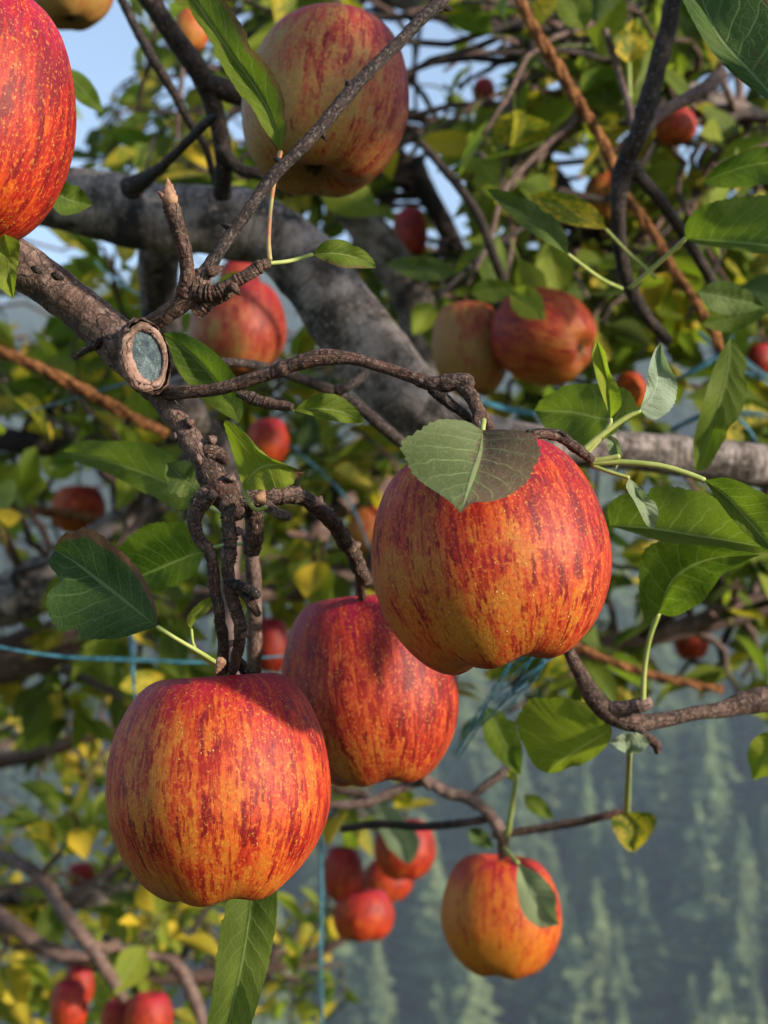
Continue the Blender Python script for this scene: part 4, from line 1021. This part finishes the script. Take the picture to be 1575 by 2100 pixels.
CNT = {}
def foliage(tree, skeleton, zones, mix_, seed, size=(.042, .074)):
    rng = random.Random(seed)
    nodes = []
    for pts in skeleton:
        for q in catmull(np.array([(*P(a, b, c), w_) for a, b, c, w_ in pts]), 40): nodes.append(Vector(q[:3]))
    leaves = []
    for (x0, y0, x1, y1, d0, d1, cnt) in zones:
        k = tries = 0
        while k < cnt and tries < cnt * 12:
            tries += 1
            d = d0 + (d1 - d0) * rng.random() ** 0.8
            c = P(rng.uniform(x0, x1), rng.uniform(y0, y1), d)
            if blocked(c, .015): continue
            near = sorted(nodes, key=lambda n_: (n_ - c).length)[:7]
            s = rng.choice(near)
            side = Vector((rng.uniform(-1, 1), rng.uniform(-1, 1), rng.uniform(-.4, 1))) * (c - s).length * 0.22
            m1, m2 = s.lerp(c, .4) + side, s.lerp(c, .75) + side * .7
            pth = catmull(np.array([tuple(s), tuple(m1), tuple(m2), tuple(c)]), 14)
            if any(blocked(Vector(q), .0) for q in pth[3:]): continue
            k += 1
            amp = (c - s).length * .10
            path = np.array([Vector(q) + Vector(noise.noise_vector(Vector((i * .35, k * 2.7, seed)))) * amp * math.sin(math.pi * i / 13) for i, q in enumerate(pth)])
            V, F, UV = tube_geo(path, np.linspace(.0042, .0018, 14), 6, 0.2, rings=0.15, seed=seed * 100 + k)
            place('twig', V, F, M[rng.choice(['dtwig', 'twig', 'pink'])], tree, UV)
            ax = (c - m2).normalized()
            for i in range(rng.randint(5, 8)):
                f = rng.uniform(0.55, 1.0)
                o = Vector(path[min(13, int(f * 13))])
                dr = (ax * rng.uniform(.1, .9) + Vector((rng.uniform(-1, 1), rng.uniform(-1, 1), rng.uniform(-1.1, .55)))).normalized()
                sz = rng.uniform(*size)
                st = o + dr * sz * .4
                if blocked(st + dr * sz * .5, sz * .5): continue
                zz = Vector((rng.uniform(-1, 1), rng.uniform(-1, 1), rng.uniform(.2, 1.6)))
                xx = dr.cross(zz).normalized(); zz = xx.cross(dr)
                R = Matrix((xx, dr, zz)).transposed()
                pr = project(st)
                inf = 1.0 if (-60 < pr[0] < 1640 and -60 < pr[1] < 2160) else .2
                leaves.append((sz / pr[2] * inf, st, R, sz, rng.randrange(5), rng.choices(list(mix_), list(mix_.values()))[0]))
    leaves.sort(key=lambda l: -l[0])
    have = sum(1 for o in tree.children if o.name.split('.')[0] == 'leaf')
    base = WORLDLOC[tree.name]
    cut = max(0, (298 if tree is not T_R else 225) - have)
    for (_, st, R, sz, k, m) in leaves[:cut]:
        o = bpy.data.objects.new('leaf', bg_mesh(k, m)); COL.objects.link(o); o.parent = tree
        o.matrix_basis = Matrix.Translation(st - base) @ R.to_4x4() @ Matrix.Scale(sz, 4)
    rest_ = leaves[cut:]
    if rest_:
        ml = list(mix_)
        V, F, UV, fm = [], [], [], []
        off = 0
        for (_, st, R, sz, k, m) in rest_:
            gv, gf, gu = BGEO[k]
            V += [st + R @ (Vector(v) * sz) for v in gv]; UV += gu
            F += [tuple(i + off for i in f) for f in gf]; fm += [ml.index(m)] * len(gf)
            off += len(gv)
        o = place('leaves', V, F, [M[m] for m in ml], tree, UV, tuple(base), fmat=fm)
        o['kind'] = 'stuff'
    CNT[tree.name] = (len(leaves), len(rest_))

foliage(T_R, SK_R, [(850, -60, 1640, 330, 1.0, 2.0, 92), (860, 300, 1640, 680, 1.0, 2.0, 80), (1180, 600, 1640, 1000, 1.05, 1.9, 32), (590, 380, 1000, 720, 1.3, 2.2, 20),
                    (1240, 1040, 1620, 1470, 1.1, 2.0, 26), (1020, 1380, 1260, 1480, 1.2, 1.8, 4), (850, -100, 1640, 700, 2.0, 3.2, 48), (130, 150, 620, 420, 1.1, 2.2, 44), (270, -40, 620, 160, 1.2, 2.2, 12), (130, 130, 640, 420, 2.2, 3.2, 40), (700, 700, 1250, 1000, 1.4, 2.2, 24)],
        {'green': 5, 'light': 5, 'mottled': 3, 'dark': 2, 'yellow': 1}, 11)
foliage(T_L, SK_L, [(-60, 640, 430, 1400, 1.2, 2.3, 56), (-60, 500, 430, 760, 1.4, 2.6, 26), (420, 700, 1000, 1250, 1.3, 2.4, 44), (-60, 560, 1000, 1400, 2.3, 3.4, 54)],
        {'green': 4, 'light': 6, 'mottled': 3, 'dark': 1, 'yellow': 2}, 12)
foliage(T_B, SK_B, [(-60, 1360, 480, 2130, 1.4, 2.8, 64), (430, 1380, 1000, 1700, 1.5, 2.6, 16), (480, 1700, 760, 2130, 1.9, 3.0, 10), (-60, 1360, 700, 2130, 2.6, 4.0, 50)],
        {'green': 2, 'light': 8, 'mottled': 2, 'yellow': 3}, 13)
print('foliage', CNT)

# unseen leaf spray added at upper right to keep sun off the twig-crossed apple
shade_at = P(668, 190, .67) + SUNV * .55
def shade_spray():
    rng = random.Random(5)
    st0 = Vector((1.55, 2.2, 1.85))
    for k in range(9):
        c = shade_at + Vector((rng.uniform(-.09, .09), rng.uniform(-.09, .09), rng.uniform(-.08, .08)))
        path = catmull(np.array([tuple(st0), tuple(st0.lerp(c, .5) + Vector((.12, 0, .12))), tuple(c + Vector((.12, .06, .03))), tuple(c)]), 30)
        V, F, UV = tube_geo(path, np.linspace(.009, .002, 30), 6, 0.2, seed=k)
        place('twig', V, F, M['dtwig'], T_R, UV)
        for i in range(8):
            o = Vector(path[rng.randint(25, 29)])
            dr = Vector((rng.uniform(-1, .6), rng.uniform(-1, 1), rng.uniform(-1, .6))).normalized()
            zz = SUNV + Vector((rng.uniform(-.6, .6), rng.uniform(-.6, .6), rng.uniform(-.6, .6)))
            xx = dr.cross(zz).normalized(); zz = xx.cross(dr)
            sz = rng.uniform(.055, .08)
            b = bpy.data.objects.new('leaf', bg_mesh(rng.randrange(5), rng.choice(['green', 'light', 'dark']))); COL.objects.link(b); b.parent = T_R
            b.matrix_basis = Matrix.Translation(o + dr * sz * .4 - WORLDLOC[T_R.name]) @ Matrix((xx, dr, zz)).transposed().to_4x4() @ Matrix.Scale(sz, 4)
shade_spray()

# ------------------------------------------------------------------ blue twine and coir ropes
def twine(pts, label, strands=3, spread=0.5, group='blue nylon twine tied through the trees'):
    V, F, UV = [], [], []
    SEED[0] += 1
    p4 = np.array([(*P(a, b, c), w_ * .5 * S(c)) for a, b, c, w_ in pts])
    c = catmull(p4, max(16, 10 * len(pts)))
    for s in range(strands):
        q = c.copy()
        for i in range(len(q)):
            nv_ = noise.noise_vector(Vector((i * .035, s * 3.7, SEED[0]))) * 1.8 + noise.noise_vector(Vector((i * .3, s * 1.7, SEED[0]))) * .04
            q[i, :3] += np.array(nv_) * q[i, 3] * 1.6 * spread * (strands > 1)
        v, f, u = tube_geo(q[:, :3], q[:, 3] / (strands if strands > 1 else 1.4), 6, 0.1, seed=s)
        b = len(V)
        V += list(v); UV += u; F += [tuple(i + b for i in ff) for ff in f]
    o = place('twine', V, F, M['twine'], None, UV)
    tag(o, label, 'twine', group)
twine([(-20, 1322, .95, 10), (60, 1338, .95, 10), (160, 1350, .95, 10), (300, 1354, .95, 10), (420, 1357, .95, 10), (600, 1345, .96, 10)], 'blue twine stretched level behind the dark serrated leaf and spurs')
twine([(268, 1290, .97, 11), (272, 1350, .97, 11), (275, 1450, .97, 10)], 'short upright blue twine crossing the level one at left')
twine([(40, 850, 1.2, 6), (140, 822, 1.15, 7), (250, 790, 1.1, 8), (300, 770, 1.1, 8)], 'thin blue twine running up to the sawn bough from the left')
twine([(195, 535, 1.2, 6), (240, 575, 1.2, 7), (305, 615, 1.2, 7)], 'faint blue twine slanting above the sawn bough')
twine([(1115, 1320, .75, 44), (1075, 1370, .75, 38), (1030, 1425, .76, 32), (985, 1478, .78, 20), (930, 1550, .8, 12)], 'frayed blue twine bundle slanting down behind the leaf-topped apple', 12, 1.0)
twine([(655, 1690, 1.2, 7), (660, 1830, 1.2, 8), (658, 1960, 1.2, 8), (660, 2130, 1.2, 8)], 'pale blue twine hanging straight down through the small cluster', 2)
twine([(960, 815, 1.05, 16), (1040, 835, 1.05, 20), (1110, 850, 1.05, 18), (1200, 880, 1.08, 14)], 'blue twine lying along the limb behind the draped leaf', 3)
twine([(1440, 680, 1.1, 12), (1480, 720, 1.1, 24), (1530, 760, 1.1, 20), (1600, 790, 1.1, 18)], 'blue twine knot of several strands beside the long hanging leaf', 5, 1.2)
twine([(1350, 790, 1.12, 10), (1420, 765, 1.1, 14), (1480, 725, 1.1, 16), (1500, 690, 1.1, 10)], 'blue twine coming from the leaf sprig up to the knot', 3)
twine([(1500, 840, 1.1, 12), (1535, 890, 1.1, 16), (1570, 960, 1.1, 16), (1600, 1010, 1.1, 14)], 'blue twine trailing down over the limb at the right edge', 3)
twine([(1380, 880, 1.12, 12), (1440, 850, 1.1, 14), (1500, 845, 1.1, 12), (1600, 855, 1.1, 12)], 'blue twine crossing above the limb behind the long hanging leaf', 3)
twine([(520, 850, 1.4, 5), (700, 1010, 1.4, 8), (760, 1130, 1.4, 8)], 'thin blue twine glimpsed behind the spurs left of the leaf-topped apple', 1)

def rope(pts, label, group='brown coir ropes propping the limbs'):
    SEED[0] += 1
    rng = random.Random(SEED[0])
    p4 = np.array([(*P(a, b, c), w_ * .5 * S(c)) for a, b, c, w_ in pts])
    L = float(np.sum(np.linalg.norm(np.diff(p4[:, :3], axis=0), axis=1)))
    rm = float(p4[:, 3].mean())
    n = int(min(260, max(60, L / (rm * 0.5))))
    c = catmull(p4, n)
    mid = Vector(c[n // 2][:3])
    r0 = thing('rope', label, 'rope', mid, group)
    tan = np.gradient(c[:, :3], axis=0); tan /= np.linalg.norm(tan, axis=1)[:, None]
    for s in range(3):
        q = []
        for i in range(n):
            a = i * 0.26 + s * 2.094 + 1.3 * noise.noise(Vector((i * .06, s, 1)))
            nn = np.cross(tan[i], [0.2, 1, 0.1]); nn /= np.linalg.norm(nn)
            bb = np.cross(tan[i], nn)
            q.append(c[i, :3] + (nn * math.cos(a) + bb * math.sin(a)) * c[i, 3] * 0.36 * (1 + .5 * noise.noise(Vector((i * .11, s * 3.0, 5)))))
        v, f, u = tube_geo(q, c[:, 3] * 0.50, 8, 0.55, seed=s)
        place('strand', v, f, M['rope'], r0, u)
    V, F = [], []
    for k in range(int(n * 16)):
        i = rng.randrange(n)
        o = Vector(c[i, :3])
        d = Vector((rng.gauss(0, 1), rng.gauss(0, 1), rng.gauss(0, 1))).normalized()
        st = o + d * c[i, 3] * .8
        e = st + (d + Vector(tan[i]) * rng.uniform(-1.2, 1.2)) * rm * rng.uniform(.4, 1.2)
        w_ = d.cross(Vector(tan[i])) * rm * 0.05
        b = len(V); V += [st - w_, st + w_, e]; F.append((b, b + 1, b + 2))
    fb = place('fibres', V, F, M['rope'], r0)
    fb['kind'] = 'stuff'
rope([(1040, -60, 0.98, 30), (1085, 40, 0.98, 30), (1135, 125, 0.98, 31), (1190, 215, 0.98, 30), (1245, 310, 0.98, 29), (1275, 390, 0.98, 28), (1330, 465, 0.98, 27), (1385, 560, 0.98, 26), (1440, 640, 0.98, 26), (1480, 720, 0.98, 24)], 'fuzzy brown rope running from the top down to the blue twine knot')
rope([(-30, 710, 1.12, 28), (60, 745, 1.12, 30), (160, 795, 1.12, 32), (260, 850, 1.13, 30), (340, 890, 1.15, 28)], 'blurred orange-brown rope slanting behind the sawn bough at left')
rope([(1170, 1320, 1.1, 22), (1250, 1355, 1.1, 22), (1340, 1385, 1.1, 22), (1480, 1415, 1.1, 22)], 'orange-brown rope behind the drooping leaf at lower right')
rope([(-30, 1030, 1.8, 26), (60, 1045, 1.8, 26), (150, 1056, 1.8, 26), (260, 1080, 1.8, 22)], 'dim brown rope beside the blurred apple at left')
